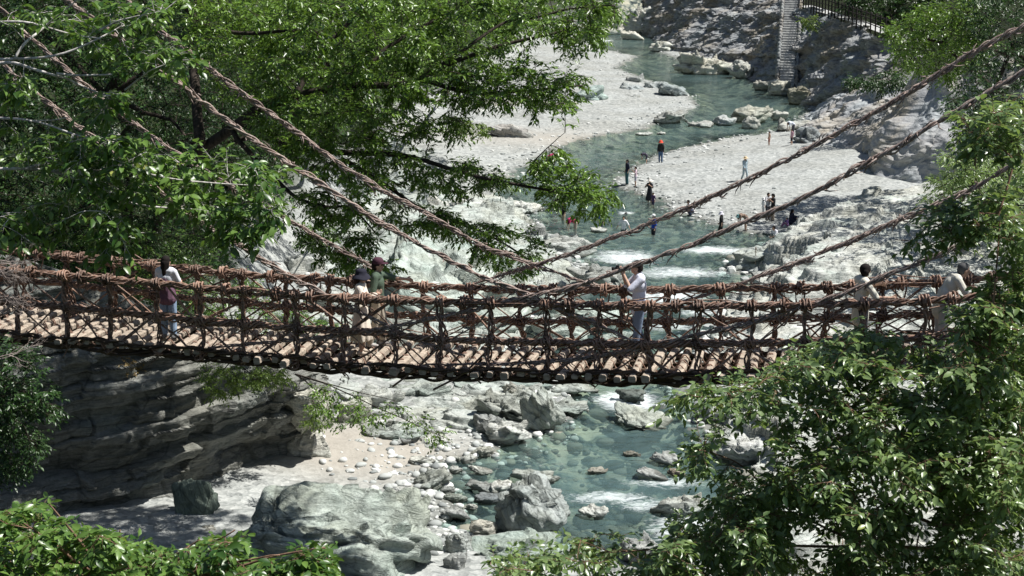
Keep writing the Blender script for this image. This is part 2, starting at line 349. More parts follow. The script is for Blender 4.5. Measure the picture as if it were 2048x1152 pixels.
# ------------------------------------------------------------------ cliffs: a foot line, a crest line, layered displacement between
def cliff(name, foot, crest, nu, nv, amp, seed, color, prof=None, dip=(.25, .1), lay=1.2, step=.35, mat=None, blocks=0, warp=.5, lump=.9):
    F = resample(foot, nu); C = resample(crest, nu); v = np.linspace(0, 1, nv)
    D = F[:, None] * (1 - v)[None, :, None] + C[:, None] * v[None, :, None]
    T = nrm(np.gradient(F, axis=0)); N = np.cross(T, [0, 0, 1.]); N = nrm(N)
    if np.mean(N[:, 1]) > 0: N = -N
    if prof is not None: D = D + N[:, None] * np.interp(v, *prof)[None, :, None]
    P = D.reshape(-1, 3); nn = np.repeat(N, nv, 0)
    wv = P[:, 2] + dip[0] * P[:, 0] + dip[1] * P[:, 1] + warp * fbm(P * .35, seed + 50, 3)
    ly = np.floor(wv / lay * 2); fr_ = wv / lay * 2 - ly
    hsh = _h(ly.astype(np.int64), 0 * ly.astype(np.int64), 0 * ly.astype(np.int64), seed); hs2 = _h(ly.astype(np.int64) + 1, 0 * ly.astype(np.int64), 0 * ly.astype(np.int64), seed)
    st = hsh + (hs2 - hsh) * sstep(.7, 1, fr_)
    q = P * .45 / max(amp, .3) ** .5; blk = np.abs(fbm(q, seed, 5, .55)) ; big = fbm(P * .14, seed + 9, 3)
    fade = np.repeat(np.ones(nu)[:, None], nv, 1); fade[0] = fade[-1] = .3
    d = (amp * (.9 * big + lump * blk + .28 * min(1, lump + .2) * fbm(P * 1.9, seed + 4, 4)) + step * (st - .5)) * fade.ravel()
    if blocks:
        L_ = np.concatenate([[0], np.cumsum(np.linalg.norm(np.diff(F, axis=0), axis=1))]); al = np.repeat(L_, nv) + .25 * fbm(P * 1.1, seed + 60, 2); li = ly.astype(np.int64)
        bi = np.floor(al / 1.15 + 7 * _h(li, li * 0, li * 0, seed + 2)).astype(np.int64); d = d + blocks * (_h(bi, li, li * 0, seed + 8) - .5) * fade.ravel()
        b2 = np.floor(al / 3.1).astype(np.int64); d = d + blocks * 1.3 * (_h(b2, np.floor(ly / 3).astype(np.int64), li * 0, seed + 18) - .5) * fade.ravel()
    V = P + nn * d[:, None]; V[:, 2] += .25 * amp * fbm(P * .6, seed + 77, 4)
    o = link(name, mesh(name, V, [gridf(nu, nv)], mat or CLIFF)); o.color = (*color, 1); return struct(o)
def G(x, y, z=-.4): return gnd(x, y, 0) + np.array([0, 0, z])
# far cliff carrying the stair
cliff('cliff', [G(1296, 62), G(1312, 82), G(1360, 108), G(1420, 128), G(1480, 149), G(1540, 166), G(1590, 186), G(1625, 212), G(1650, 245), G(1690, 270)],
      [at(1285, -45, 290), at(1330, -40, 270), at(1390, -32, 246), at(1450, -22, 230), at(1530, -6, 212), at(1575, 2, 200), at(1640, 22, 176), at(1710, 44, 158), at(1780, 72, 145), at(1840, 100, 136)],
      460, 190, 1.15, 5, (.33, .335, .335), dip=(3.0, .6), lay=5.0, step=.9, lump=.65)
# pale water-worn cliff in front of it
cliff('cliff', [G(1636, 246), G(1612, 285), G(1600, 306), G(1640, 324), G(1720, 328), G(1735, 350), G(1745, 378), G(1850, 385), G(1980, 398), G(2120, 420)],
      [at(1655, 205, 150), at(1668, 196, 145), at(1690, 188, 140), at(1715, 184, 136), at(1760, 176, 131), at(1800, 166, 127), at(1850, 150, 120), at(1900, 135, 109), at(1990, 120, 106), at(2120, 100, 100)],
      340, 160, 1.25, 15, (.40, .405, .405), prof=([0, .12, .3, .5, .75, 1], [-.2, .5, .9, .5, .3, 0]), dip=(.9, .2), lay=3.4, step=.2, lump=.28, mat=PALE)
# shaded layered cliff under the left end of the bridge
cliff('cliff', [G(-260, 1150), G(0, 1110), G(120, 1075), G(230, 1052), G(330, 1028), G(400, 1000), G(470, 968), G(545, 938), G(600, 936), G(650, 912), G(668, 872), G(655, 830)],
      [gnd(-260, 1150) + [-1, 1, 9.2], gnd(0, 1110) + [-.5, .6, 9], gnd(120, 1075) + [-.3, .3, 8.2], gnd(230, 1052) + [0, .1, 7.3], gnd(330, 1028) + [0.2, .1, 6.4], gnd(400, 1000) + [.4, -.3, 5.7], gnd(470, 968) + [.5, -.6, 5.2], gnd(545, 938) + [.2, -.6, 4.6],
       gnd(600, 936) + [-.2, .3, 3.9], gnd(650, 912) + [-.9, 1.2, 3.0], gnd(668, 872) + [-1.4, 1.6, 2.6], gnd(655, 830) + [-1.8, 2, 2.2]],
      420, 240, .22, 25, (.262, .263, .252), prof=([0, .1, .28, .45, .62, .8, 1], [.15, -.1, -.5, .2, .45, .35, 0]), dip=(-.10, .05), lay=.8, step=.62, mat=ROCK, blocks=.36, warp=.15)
# ------------------------------------------------------------------ bedrock: stepped beds of rock, one sheet each
def bedrock(poly_px, H, step, dip, seed, color, na=420, nb=330, edge=2.5, rough=.35, wave=.12):
    P = np.array([gnd(a, b)[:2] for a, b in poly_px]); y0, y1 = P[:, 1].min() - 1, P[:, 1].max() + 1; rt = P[:, 0] / P[:, 1]; r0, r1 = rt.min() - .02, rt.max() + .02
    Yr = y0 * (y1 / y0) ** np.linspace(0, 1, nb); X = np.linspace(r0, r1, na)[None] * Yr[:, None]; Y = np.repeat(Yr[:, None], na, 1)
    Q = np.stack([X, Y, 0 * X], -1).reshape(-1, 3); sd = -poly_sd(P, X, Y).ravel() + .9 * fbm(Q * .5, seed + 1, 4)
    f = .5 + .5 * fbm(Q * wave, seed, 3) ; h = np.clip(sd / edge, 0, 1) * H * (.35 + .65 * f)
    tl = dip[0] * Q[:, 0] + dip[1] * Q[:, 1]; wv = h + tl + .35 * step * fbm(Q * .55, seed + 4, 4) ; b = wv / step; fl = np.floor(b); fr = b - fl
    wv = (fl + sstep(.72, 1, fr) + .12 * fr) * step; z = wv - tl + .10 * rough * fbm(Q * 1.3, seed + 6, 4) + .25 * rough * np.abs(fbm(Q * .6, seed + 8, 4))
    bl = np.floor(fbm(Q * .28, seed + 30, 2) * 3); z += .12 * rough * (_h(bl.astype(np.int64), fl.astype(np.int64), 0 * fl.astype(np.int64), seed) - .5) * 3
    z = np.where(sd > 0, z, -.6 + 0 * z); V = np.stack([Q[:, 0], Q[:, 1], np.maximum(z, -.6)], 1); F = gridf(nb, na)[:, ::-1]; F = F[(sd[F] > -.3).any(1)]
    u, inv = np.unique(F, return_inverse=True)
    o = link('bedrock', mesh('bedrock', V[u], [inv.reshape(F.shape)], ROCK)); o.color = (*color, 1); return struct(o)
bedrock([(1370, 780), (1400, 690), (1450, 620), (1530, 572), (1470, 545), (1520, 500), (1580, 470), (1650, 445), (1700, 420), (1820, 402), (1900, 395), (2150, 400), (2200, 760), (1700, 790)], 2.6, .42, (-.10, .02), 3, (.54, .548, .53))
bedrock([(540, 700), (560, 520), (600, 430), (690, 330), (760, 300), (850, 310), (930, 385), (1040, 420), (1080, 480), (1130, 515), (1170, 560), (1130, 610), (1075, 680), (1070, 745), (1000, 790), (900, 800), (780, 790), (680, 760)], 2.2, .5, (.08, -.05), 13, (.46, .487, .468), edge=3.5)
bedrock([(660, 880), (660, 780), (760, 770), (900, 770), (1080, 760), (1130, 785), (1100, 850), (1000, 880), (900, 880), (830, 870), (740, 850)], .9, .22, (.1, .05), 23, (.44, .46, .445), edge=1.2)
bedrock([(1400, 1152), (1400, 1040), (1480, 930), (1440, 850), (1380, 790), (1500, 770), (2150, 790), (2150, 900), (1800, 960), (2100, 1010), (2150, 1180)], 1.3, .35, (-.08, .03), 33, (.50, .51, .49), edge=1.6)
bedrock([(900, 300), (900, 200), (1000, 180), (1120, 190), (1200, 225), (1150, 240), (1060, 235), (960, 255)], 1.0, .3, (.05, .05), 43, (.50, .48, .45), na=200, nb=160)
# ------------------------------------------------------------------ boulders
def boulder(x0, x1, yt, yb, label, tint=(0.430, 0.445, 0.424), seed=0, sub=4, tilt=(0, 0), yaw=0, depth=None, flat=.7, k=9, strata=.5, cat='boulder', name='boulder', group=None, zb=0.0, boxy=0, rough=.32, facet=1.5):
    rg = np.random.default_rng(seed * 7 + 3); D, F = ico(sub)
    base = gnd((x0 + x1) / 2, yb, zb); s = pxm(base); wm = (x1 - x0) / s; hm = (yb - yt) / s
    el = math.atan2(CAM[2] - zb, base[1]); dp = depth or min(.85 * wm, .6 * hm / math.sin(el)); hh = max((hm - dp * .75 * math.sin(el)) / math.cos(el), .35 * hm)
    nrmls = nrm(rg.normal(size=(13, 3)) * [1, 1, .55]); nrmls = np.concatenate([nrmls, [[0, 0, 1], [0, 0, -1]], nrm(rg.normal(size=(2, 3)) * .25 + [0, 0, 1])]); dist = np.concatenate([rg.uniform(.72, 1.08, 13), [flat, flat], rg.uniform(.7, .95, 2)])
    if boxy: nrmls = np.concatenate([nrmls[-4:], np.array([[1, .1, 0], [-1, 0, .12], [0, 1, 0], [0, -1, .15], [.7, -.7, .2], [-.7, -.7, .2], [.6, 0, .8], [-.55, 0, .85]])]); nrmls = nrm(nrmls); dist = np.concatenate([dist[-4:] * 0 + [.86, .86, .9, .9], [boxy, boxy, boxy, boxy, boxy * 1.22, boxy * 1.2, 1.1, 1.1]])
    q = np.maximum(D @ nrmls.T, 0) / dist; r = (q ** k).sum(1) ** (-1 / k)
    dims = np.array([wm / 2, dp / 2, hh * .62]); P = D * r[:, None] * dims
    size = min(wm, 3 * hh); pp = P / size; nn = nrm(D / dims)
    sds = nrm(rg.normal(size=(46 if sub < 6 else 90, 3))); ci = np.argmax(D @ sds.T, 1); tl_ = rg.normal(size=sds.shape) * .30; q_ = ((D - sds[ci]) * tl_[ci]).sum(1) + (rg.random(len(sds)) - .5)[ci] * .10
    P = P + nn * (size * .30 * facet * q_)[:, None]; pp = P / size
    wv = pp[:, 2] * 11 + .7 * fbm(pp * 2.2, seed, 3); lyr = vn(np.stack([wv, 0 * wv + seed, .5 * pp[:, 0] * 3], 1), seed + 1); lyr = np.sign(lyr) * np.abs(lyr) ** .6
    wv2 = pp[:, 2] * 30 + 1.0 * fbm(pp * 4, seed + 3, 3); l2 = vn(np.stack([wv2, 3 * pp[:, 0], 3 * pp[:, 1]], 1), seed + 5)
    P = P + nn * (size * (strata * (.07 * lyr + .03 * l2) + rough * (.10 * fbm(pp * 2.3, seed + 11, 5, .55) - .05 * np.abs(fbm(pp * 5, seed + 13, 4)))))[:, None]
    Rm = Euler((R(tilt[0]), R(tilt[1]), R(yaw))).to_matrix(); A = np.array(Rm)
    W = P @ A.T; mn, mx = W.min(0), W.max(0); W = (W - (mn + mx) / 2) / (mx - mn) * [wm, dp, hh * 1.3]
    W[:, 2] += hh - W[:, 2].max()
    loc = np.array([base[0] * (1 + .35 * dp / base[1]), base[1] + dp * .42, zb])
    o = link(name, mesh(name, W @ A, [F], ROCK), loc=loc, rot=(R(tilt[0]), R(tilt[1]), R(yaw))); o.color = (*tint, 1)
    return tag(o, label, cat, group)
PG, GR, WH, DK = (.41, .438, .418), (.39, .40, .40), (.60, .605, .59), (.30, .32, .31)
BL = [
 # x0, x1, ytop, ybase, label, kw
 (470, 895, 950, 1180, 'huge pale green layered boulder filling the bottom centre of the riverbed', dict(tint=(.41, .45, .42), sub=6, tilt=(6, 5), flat=.8, k=16, strata=1.7, seed=301, depth=4.2, boxy=.9, rough=.3, facet=1.1)),
 (986, 1142, 932, 1078, 'big grey angular boulder with a dark crack, standing at the stream edge', dict(tint=(0.400, 0.430, 0.430), sub=5, tilt=(28, 28), k=16, seed=2, strata=.7)),
 (935, 1130, 1050, 1150, 'smooth pale green slab sloping below the big grey angular boulder', dict(tint=(0.400, 0.460, 0.430), sub=5, tilt=(15, -22), seed=3, strata=.4)),
 (883, 943, 1008, 1044, 'smooth rounded grey stone lying in the shallow side pool', dict(tint=GR, seed=4, k=5, strata=.1, rough=.2)),
 (937, 996, 1034, 1080, 'cream coloured blunt stone under the big grey angular boulder', dict(tint=(0.540, 0.520, 0.470), seed=5, k=6, strata=.2, rough=.3)),
 (932, 1003, 1066, 1104, 'long flat grey stone wedged below the cream coloured blunt stone', dict(tint=GR, seed=6, tilt=(0, -14), strata=.3)),
 (885, 950, 1055, 1118, 'grey rounded rock leaning on the right end of the huge layered boulder', dict(tint=(0.440, 0.465, 0.460), seed=7, sub=5, strata=.4)),
 (880, 935, 1100, 1160, 'lowest grey rock at the foot of the huge layered boulder', dict(tint=GR, seed=8, strata=.5)),
 (816, 906, 928, 984, 'grey green boulder with a dark left face on the edge of the sandy beach', dict(tint=(0.380, 0.400, 0.380), seed=9, sub=5, tilt=(8, -18), k=12)),
 (960, 1048, 788, 852, 'brown green boulder with a dark underside beside the upright pebble', dict(tint=(0.360, 0.375, 0.355), seed=10, sub=5, tilt=(0, 12), k=14, strata=.9)),
 (1048, 1122, 786, 868, 'steep angular pale green boulder on the left shore of the pool', dict(tint=PG, seed=11, sub=5, tilt=(0, 40), k=16, strata=.5)),
 (1086, 1168, 800, 834, 'flat slab reaching into the pool behind the steep angular boulder', dict(tint=PG, seed=12, flat=.5)),
 (950, 1002, 832, 874, 'blocky grey stone below the brown green boulder', dict(tint=GR, seed=13)),
 (980, 1054, 842, 892, 'light flat topped rock at the shore below the steep angular boulder', dict(tint=WH, seed=14, tilt=(0, -12))),
 (728, 848, 836, 892, 'pale green slab overhanging a dark hollow on the sandy beach', dict(tint=PG, seed=15, sub=5, flat=.55, strata=.8)),
 (796, 842, 870, 898, 'small grey stone in the hollow under the pale green slab', dict(tint=GR, seed=16, k=6)),
 (840, 895, 870, 902, 'whitish stones at the right end of the pale green slab', dict(tint=WH, seed=17)),
 (1006, 1032, 768, 808, 'small upright pale stone standing on the rocks below the bridge deck', dict(tint=(0.470, 0.460, 0.420), seed=18, k=6)),
 (1034, 1054, 780, 808, 'little slanting blue grey stone next to the small upright pale stone', dict(tint=(0.360, 0.400, 0.420), seed=19)),
 (925, 1085, 745, 794, 'long dark green slab right under the middle of the bridge', dict(tint=(0.330, 0.375, 0.360), seed=20, sub=5, flat=.5)),
 (1100, 1200, 756, 796, 'flat green slab at the head of the pool below the bridge', dict(tint=PG, seed=21, flat=.5, tilt=(0, 8))),
 (1228, 1352, 804, 866, 'wedge shaped green boulder standing in the middle of the pool', dict(tint=(0.390, 0.415, 0.384), seed=22, sub=5, tilt=(10, 16), strata=1.0, zb=-.1)),
 (1240, 1300, 856, 872, 'brown submerged rock in front of the wedge shaped green boulder', dict(tint=(0.250, 0.200, 0.130), seed=23, zb=-.15)),
 (1298, 1368, 898, 934, 'grey striped slab in the stream under the tree leaves', dict(tint=GR, seed=24, tilt=(0, 14))),
 (1272, 1338, 932, 962, 'thin tilted slab in the stream below the grey striped slab', dict(tint=GR, seed=25, tilt=(0, 16), flat=.4)),
 (1334, 1372, 934, 956, 'small brown stone right of the thin tilted slab', dict(tint=(0.360, 0.310, 0.260), seed=26)),
 (1174, 1216, 932, 950, 'low flat stone in the shallow ripples above the rapid', dict(tint=(0.460, 0.440, 0.400), seed=27)),
 (1246, 1282, 900, 914, 'single low stone in the open middle of the pool', dict(tint=(0.420, 0.400, 0.360), seed=28)),
 (1298, 1425, 976, 1036, 'pale boulder beside the white rapid at the tree edge', dict(tint=(0.470, 0.485, 0.463), seed=29, sub=5, k=7)),
 (1155, 1218, 1006, 1040, 'cream rock on the left side of the white rapid', dict(tint=WH, seed=30)),
 (1018, 1122, 930, 972, 'striped slab peeping out behind the big grey angular boulder', dict(tint=(0.380, 0.405, 0.390), seed=39, flat=.55, tilt=(0, 10))),
 (938, 988, 886, 916, 'dark footed stone at the corner where beach meets pool', dict(tint=(0.460, 0.460, 0.420), seed=31)),
 (924, 956, 908, 928, 'small pale stone just off the sandy beach', dict(tint=WH, seed=32)),
 (934, 986, 926, 950, 'oblong pale stone lying in the side channel', dict(tint=WH, seed=33, tilt=(0, 15))),
 (898, 926, 928, 948, 'little round pale stone at the beach edge above the dark faced boulder', dict(tint=WH, seed=34)),
 (928, 1004, 958, 990, 'grey green stone in front of the white rock in the side channel', dict(tint=GR, seed=35)),
 (974, 1034, 954, 990, 'bright white rock touching the big grey angular boulder', dict(tint=(0.660, 0.660, 0.640), seed=36)),
 (946, 1014, 982, 1010, 'dark blue grey flat stone left of the big grey angular boulder', dict(tint=(0.250, 0.270, 0.290), seed=37, flat=.5)),
 (880, 936, 982, 1006, 'low mottled green stone in the side channel', dict(tint=(0.360, 0.390, 0.360), seed=38)),
 (932, 956, 1005, 1022, 'tiny cream stone by the rounded grey stone', dict(tint=WH, seed=61)),
 (880, 912, 968, 988, 'small grey stone tucked beside the dark faced boulder', dict(tint=GR, seed=62)),
 (818, 872, 906, 936, 'white speckled stone half buried in the beach sand', dict(tint=(0.600, 0.600, 0.570), seed=63, rough=.9)),
 (884, 922, 902, 924, 'white speckled stone near the water on the beach sand', dict(tint=(0.600, 0.600, 0.570), seed=64, rough=.9)),
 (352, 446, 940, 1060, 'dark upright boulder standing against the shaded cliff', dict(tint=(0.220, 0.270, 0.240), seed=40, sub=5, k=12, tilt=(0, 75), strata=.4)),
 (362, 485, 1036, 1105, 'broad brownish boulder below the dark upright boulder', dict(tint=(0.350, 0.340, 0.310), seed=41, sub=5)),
 (440, 520, 1070, 1160, 'pale green rock half hidden behind the bush left of the huge boulder', dict(tint=PG, seed=42)),
 (1230, 1294, 772, 806, 'dark wet rock in the splashing water at the pool head', dict(tint=(0.160, 0.180, 0.170), seed=43)),
 (560, 668, 770, 860, 'white cracked rock capping the end of the shaded cliff', dict(tint=(0.600, 0.580, 0.520), seed=44, sub=5, zb=1.6, k=14)),
 (572, 668, 842, 935, 'bleached block at the foot of the cliff end', dict(tint=(0.620, 0.600, 0.560), seed=45, sub=5, k=14)),
 (670, 745, 790, 862, 'blocky beige rock between cliff end and beach slab', dict(tint=(0.500, 0.500, 0.450), seed=46, sub=5)),
 (715, 800, 775, 836, 'lumpy pale rock under the hanging branch', dict(tint=(0.500, 0.510, 0.492), seed=47, sub=5)),
 (775, 895, 758, 812, 'tilted green slab below the deck left of the long dark slab', dict(tint=PG, seed=48, sub=5, tilt=(0, -16))),
 (850, 965, 795, 850, 'jagged green white rock left of the brown green boulder', dict(tint=(0.460, 0.480, 0.453), seed=49, sub=5)),
 (890, 955, 772, 806, 'bright white small rocks heap below the deck', dict(tint=(0.640, 0.640, 0.620), seed=50)),
 # behind the bridge
 (715, 1090, 440, 690, 'enormous smooth green rock slope seen behind the bridge couple', dict(tint=(0.460, 0.505, 0.480), sub=6, tilt=(14, 20), seed=151, k=14, strata=.5, rough=.4, depth=9, boxy=.9)),
 (985, 1125, 560, 640, 'rounded green rock behind the rail right of the enormous slope', dict(tint=(0.420, 0.470, 0.440), sub=5, seed=52)),
 (1040, 1180, 620, 700, 'light green slab behind the middle of the bridge rails', dict(tint=(0.450, 0.500, 0.470), sub=5, tilt=(0, 10), seed=53)),
 (1130, 1270, 600, 668, 'smooth mint green slab behind the photographer at rail height', dict(tint=(0.450, 0.510, 0.480), sub=5, tilt=(0, 8), seed=54)),
 (880, 1010, 650, 730, 'white green rock seen through the rails above the deck', dict(tint=(0.500, 0.525, 0.500), sub=5, seed=55)),
 (1080, 1195, 466, 512, 'broad flat grey boulder at the edge of the wading pool', dict(tint=(0.440, 0.450, 0.440), sub=5, seed=56, flat=.6)),
 (1020, 1120, 440, 500, 'shaded grey rock under the low tree branch by the wading pool', dict(tint=GR, sub=5, seed=57)),
 (1130, 1250, 520, 585, 'dark grey rock left of the rapids behind the bridge', dict(tint=(0.360, 0.370, 0.360), sub=5, seed=58)),
 (1190, 1290, 655, 720, 'wet green slab between the rapids and the photographer', dict(tint=(0.400, 0.455, 0.430), sub=5, seed=59)),
 (1180, 1215, 452, 466, 'small flat stone among the waders', dict(tint=WH, seed=60)),
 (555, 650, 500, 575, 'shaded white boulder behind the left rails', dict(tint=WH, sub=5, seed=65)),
 (430, 540, 500, 590, 'white boulder between bushes behind the girl', dict(tint=WH, sub=5, seed=66)),
 (600, 740, 560, 650, 'jumbled white rock behind the hatted couple', dict(tint=(0.500, 0.515, 0.500), sub=5, seed=67)),
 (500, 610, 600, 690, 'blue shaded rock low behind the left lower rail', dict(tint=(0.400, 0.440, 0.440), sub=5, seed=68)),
 (640, 800, 640, 740, 'pale block seen between rail and deck by the couple', dict(tint=(0.500, 0.530, 0.510), sub=5, seed=69)),
 (690, 850, 420, 500, 'pale slope rock under the hanging leaves', dict(tint=(0.500, 0.510, 0.492), sub=5, tilt=(12, 18), seed=70)),
 (560, 720, 400, 480, 'light grey rock slope behind the lower cable', dict(tint=(0.480, 0.490, 0.473), sub=5, tilt=(12, 18), seed=71)),
 (850, 1010, 380, 450, 'white ledge at the left shore under the tree', dict(tint=WH, sub=5, seed=72, flat=.5)),
 (1010, 1090, 395, 430, 'low whitish rocks at the left shore by the bending waders', dict(tint=WH, seed=73)),
 # upper river
 (1140, 1217, 166, 212, 'pale turquoise boulder on the far gravel bar', dict(tint=(0.450, 0.525, 0.510), sub=5, tilt=(0, -14), seed=74, rough=.3)),
 (1244, 1302, 144, 170, 'flat grey block behind the trio of blue slabs', dict(tint=GR, seed=75)),
 (1238, 1296, 162, 186, 'left slab of the blue grey trio at the upper pool', dict(tint=(0.400, 0.430, 0.450), seed=76, tilt=(0, 12))),
 (1286, 1336, 160, 182, 'middle slab of the blue grey trio at the upper pool', dict(tint=(0.460, 0.490, 0.500), seed=77)),
 (1316, 1386, 162, 196, 'right and largest slab of the blue grey trio at the upper pool', dict(tint=(0.360, 0.400, 0.420), seed=78, tilt=(0, 14), sub=5)),
 (1244, 1282, 186, 204, 'small rock in the gravel before the blue grey trio', dict(tint=GR, seed=79)),
 (1303, 1378, 216, 248, 'long tapering grey slab on the tip of the far gravel bar', dict(tint=(0.420, 0.425, 0.414), seed=80, tilt=(0, -16), sub=5)),
 (962, 1068, 242, 284, 'dark ended wedge of rock lying on the far gravel', dict(tint=(0.440, 0.420, 0.410), seed=81, tilt=(0, 16), sub=5)),
 (1000, 1092, 196, 226, 'brownish ledge on the far gravel under the tree', dict(tint=(0.480, 0.460, 0.420), seed=82, sub=5, flat=.5)),
 (1100, 1180, 206, 234, 'low grey ledge beyond the tree tip', dict(tint=GR, seed=83, flat=.5)),
 (930, 1010, 205, 240, 'pale ledge half covered by leaves on the far bank', dict(tint=WH, seed=84, sub=5)),
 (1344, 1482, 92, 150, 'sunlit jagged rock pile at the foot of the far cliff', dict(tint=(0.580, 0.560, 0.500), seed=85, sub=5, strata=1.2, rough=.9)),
 (1452, 1510, 118, 158, 'smooth pale rock between jagged pile and stair foot', dict(tint=(0.500, 0.500, 0.480), seed=86, tilt=(0, 20))),
 (1296, 1352, 80, 104, 'bleached rock on the spit at the river bend', dict(tint=(0.660, 0.650, 0.600), seed=87)),
 (1345, 1395, 92, 104, 'grey flat rock behind the jagged pile', dict(tint=GR, seed=88)),
 (1504, 1546, 158, 182, 'dark speckled rock left of the stair foot', dict(tint=(0.400, 0.390, 0.360), seed=89, rough=.9)),
 (1536, 1592, 158, 192, 'white rock at the very foot of the stair', dict(tint=(0.620, 0.600, 0.540), seed=90, sub=5)),
 (1574, 1622, 170, 210, 'brown dark rock right of the stair foot', dict(tint=(0.340, 0.320, 0.260), seed=91, sub=5)),
 (1460, 1547, 206, 248, 'large rounded boulder in the middle of the upper river', dict(tint=(0.470, 0.470, 0.420), seed=92, sub=5, k=7)),
 (1424, 1474, 228, 252, 'pale blue stone left of the large midstream boulder', dict(tint=(0.500, 0.520, 0.530), seed=93)),
 (1482, 1520, 230, 258, 'blunt stone in front of the large midstream boulder', dict(tint=(0.500, 0.500, 0.470), seed=94)),
 (1374, 1430, 240, 256, 'row of low stones trailing left of the midstream boulder', dict(tint=(0.460, 0.465, 0.453), seed=95, rough=1.1)),
 (1540, 1576, 220, 242, 'round stone right of the large midstream boulder', dict(tint=(0.480, 0.480, 0.450), seed=96, k=6)),
 (1552, 1634, 232, 266, 'low light ledge where the wading parent stands', dict(tint=(0.500, 0.500, 0.480), seed=97, flat=.5, strata=1)),
 (1586, 1650, 250, 300, 'wrinkled dark rock beside the child in pink', dict(tint=(0.300, 0.320, 0.340), seed=98, sub=5, strata=1.2)),
 (1270, 1306, 262, 272, 'thin pale slab awash near the far gravel shore', dict(tint=WH, seed=99, flat=.5)),
 (1312, 1332, 262, 270, 'small slab awash right of the thin pale slab', dict(tint=WH, seed=100)),
 (1240, 1290, 60, 80, 'far white rock at the left of the river bend', dict(tint=(0.620, 0.600, 0.550), seed=101)),
 (1190, 1250, 25, 70, 'pale rock shelf glimpsed past the tree tip', dict(tint=(0.620, 0.600, 0.550), seed=102, sub=5, strata=1.2)),
 (1240, 1312, 8, 66, 'bright craggy rock at the top where the river vanishes', dict(tint=(0.600, 0.590, 0.550), seed=103, sub=5, strata=1.2, rough=1)),
 (1225, 1255, 30, 52, 'dark rounded rock set in the craggy shelf', dict(tint=(0.300, 0.305, 0.300), seed=104)),
 # right bedrock ledges
 (1555, 1775, 440, 515, 'long layered grey ledge right of the crouching visitor', dict(tint=(0.450, 0.475, 0.460), seed=105, sub=6, tilt=(4, -7), flat=.62, strata=1.0, k=16)),
 (1450, 1575, 482, 545, 'low pointed ledge reaching into the rapids', dict(tint=(0.460, 0.485, 0.470), seed=106, sub=5, tilt=(0, -12), strata=1.0)),
 (1690, 1840, 412, 470, 'flat striped ledge at the gravel edge by the green bag', dict(tint=(0.470, 0.480, 0.470), seed=107, sub=5, tilt=(0, -6), flat=.5, strata=1.1)),
 (1620, 1800, 500, 570, 'stepped white ledge behind the right rail', dict(tint=(0.570, 0.575, 0.561), seed=108, sub=6, tilt=(5, -10), strata=1.2, k=14)),
 (1500, 1680, 530, 600, 'pale ledge sloping under the third cable', dict(tint=(0.560, 0.565, 0.552), seed=109, sub=6, tilt=(5, -10), strata=1.2)),
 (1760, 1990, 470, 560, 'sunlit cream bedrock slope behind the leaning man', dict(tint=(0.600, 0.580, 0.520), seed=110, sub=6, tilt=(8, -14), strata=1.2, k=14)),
 (1560, 1760, 580, 660, 'white rock bank seen through the right rails', dict(tint=(0.560, 0.570, 0.560), seed=111, sub=6, tilt=(0, -8), strata=1.0)),
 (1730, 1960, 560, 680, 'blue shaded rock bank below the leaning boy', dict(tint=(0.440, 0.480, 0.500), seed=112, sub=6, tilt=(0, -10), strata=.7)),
 (1440, 1580, 610, 690, 'grey white rock low behind the rails right of the photographer', dict(tint=(0.520, 0.540, 0.530), seed=113, sub=5, tilt=(0, -8))),
 (1650, 1730, 640, 720, 'dark grey rounded rock just above the tree crown', dict(tint=(0.300, 0.330, 0.330), seed=114, sub=5)),
 (1820, 1960, 395, 450, 'pale ledge among the leaves at right', dict(tint=(0.550, 0.550, 0.520), seed=115, sub=5, strata=1.1)),
 # seen through the gaps of the right tree
 (1430, 1560, 855, 930, 'bright rock glimpsed through the upper gap of the right tree', dict(tint=(0.600, 0.605, 0.600), seed=116, sub=5)),
 (1440, 1590, 935, 1010, 'dark sided boulder behind the leaves at the stream bend', dict(tint=(0.340, 0.330, 0.300), seed=117, sub=5)),
 (1560, 1720, 1030, 1110, 'pale green slab seen through the lower gap of the right tree', dict(tint=PG, seed=118, sub=5)),
 (1620, 1800, 900, 990, 'white boulder flickering behind the middle of the right tree', dict(tint=(0.600, 0.600, 0.580), seed=119, sub=5)),
 (1780, 1960, 1000, 1120, 'white rock low behind the right tree', dict(tint=(0.600, 0.600, 0.580), seed=120, sub=5)),
 (1940, 2100, 1010, 1100, 'light boulder at the right edge behind leaves', dict(tint=(0.560, 0.560, 0.540), seed=121, sub=5)),
 (1380, 1500, 780, 850, 'white slab at the pool head behind the first leaves', dict(tint=(0.580, 0.590, 0.580), seed=122, sub=5)),
 (1240, 1330, 1060, 1140, 'grey rock at the bottom edge between leaves', dict(tint=GR, seed=123, sub=5)),
]
for b in BL:
    x0, x1, yt, yb, lab, kw = b
    if 690 < x0 and x1 < 1200 and 740 < yt and yb < 905:      # the crowded slabs below the deck are the most angular ones
        w_ = (x1 - x0) * .14; x0, x1, yt = x0 - w_, x1 + w_, yt - (yb - yt) * .22; kw = dict(kw, facet=2.2, k=kw.get('k', 16), sub=5)
    boulder(x0, x1, yt, yb, lab, **kw)
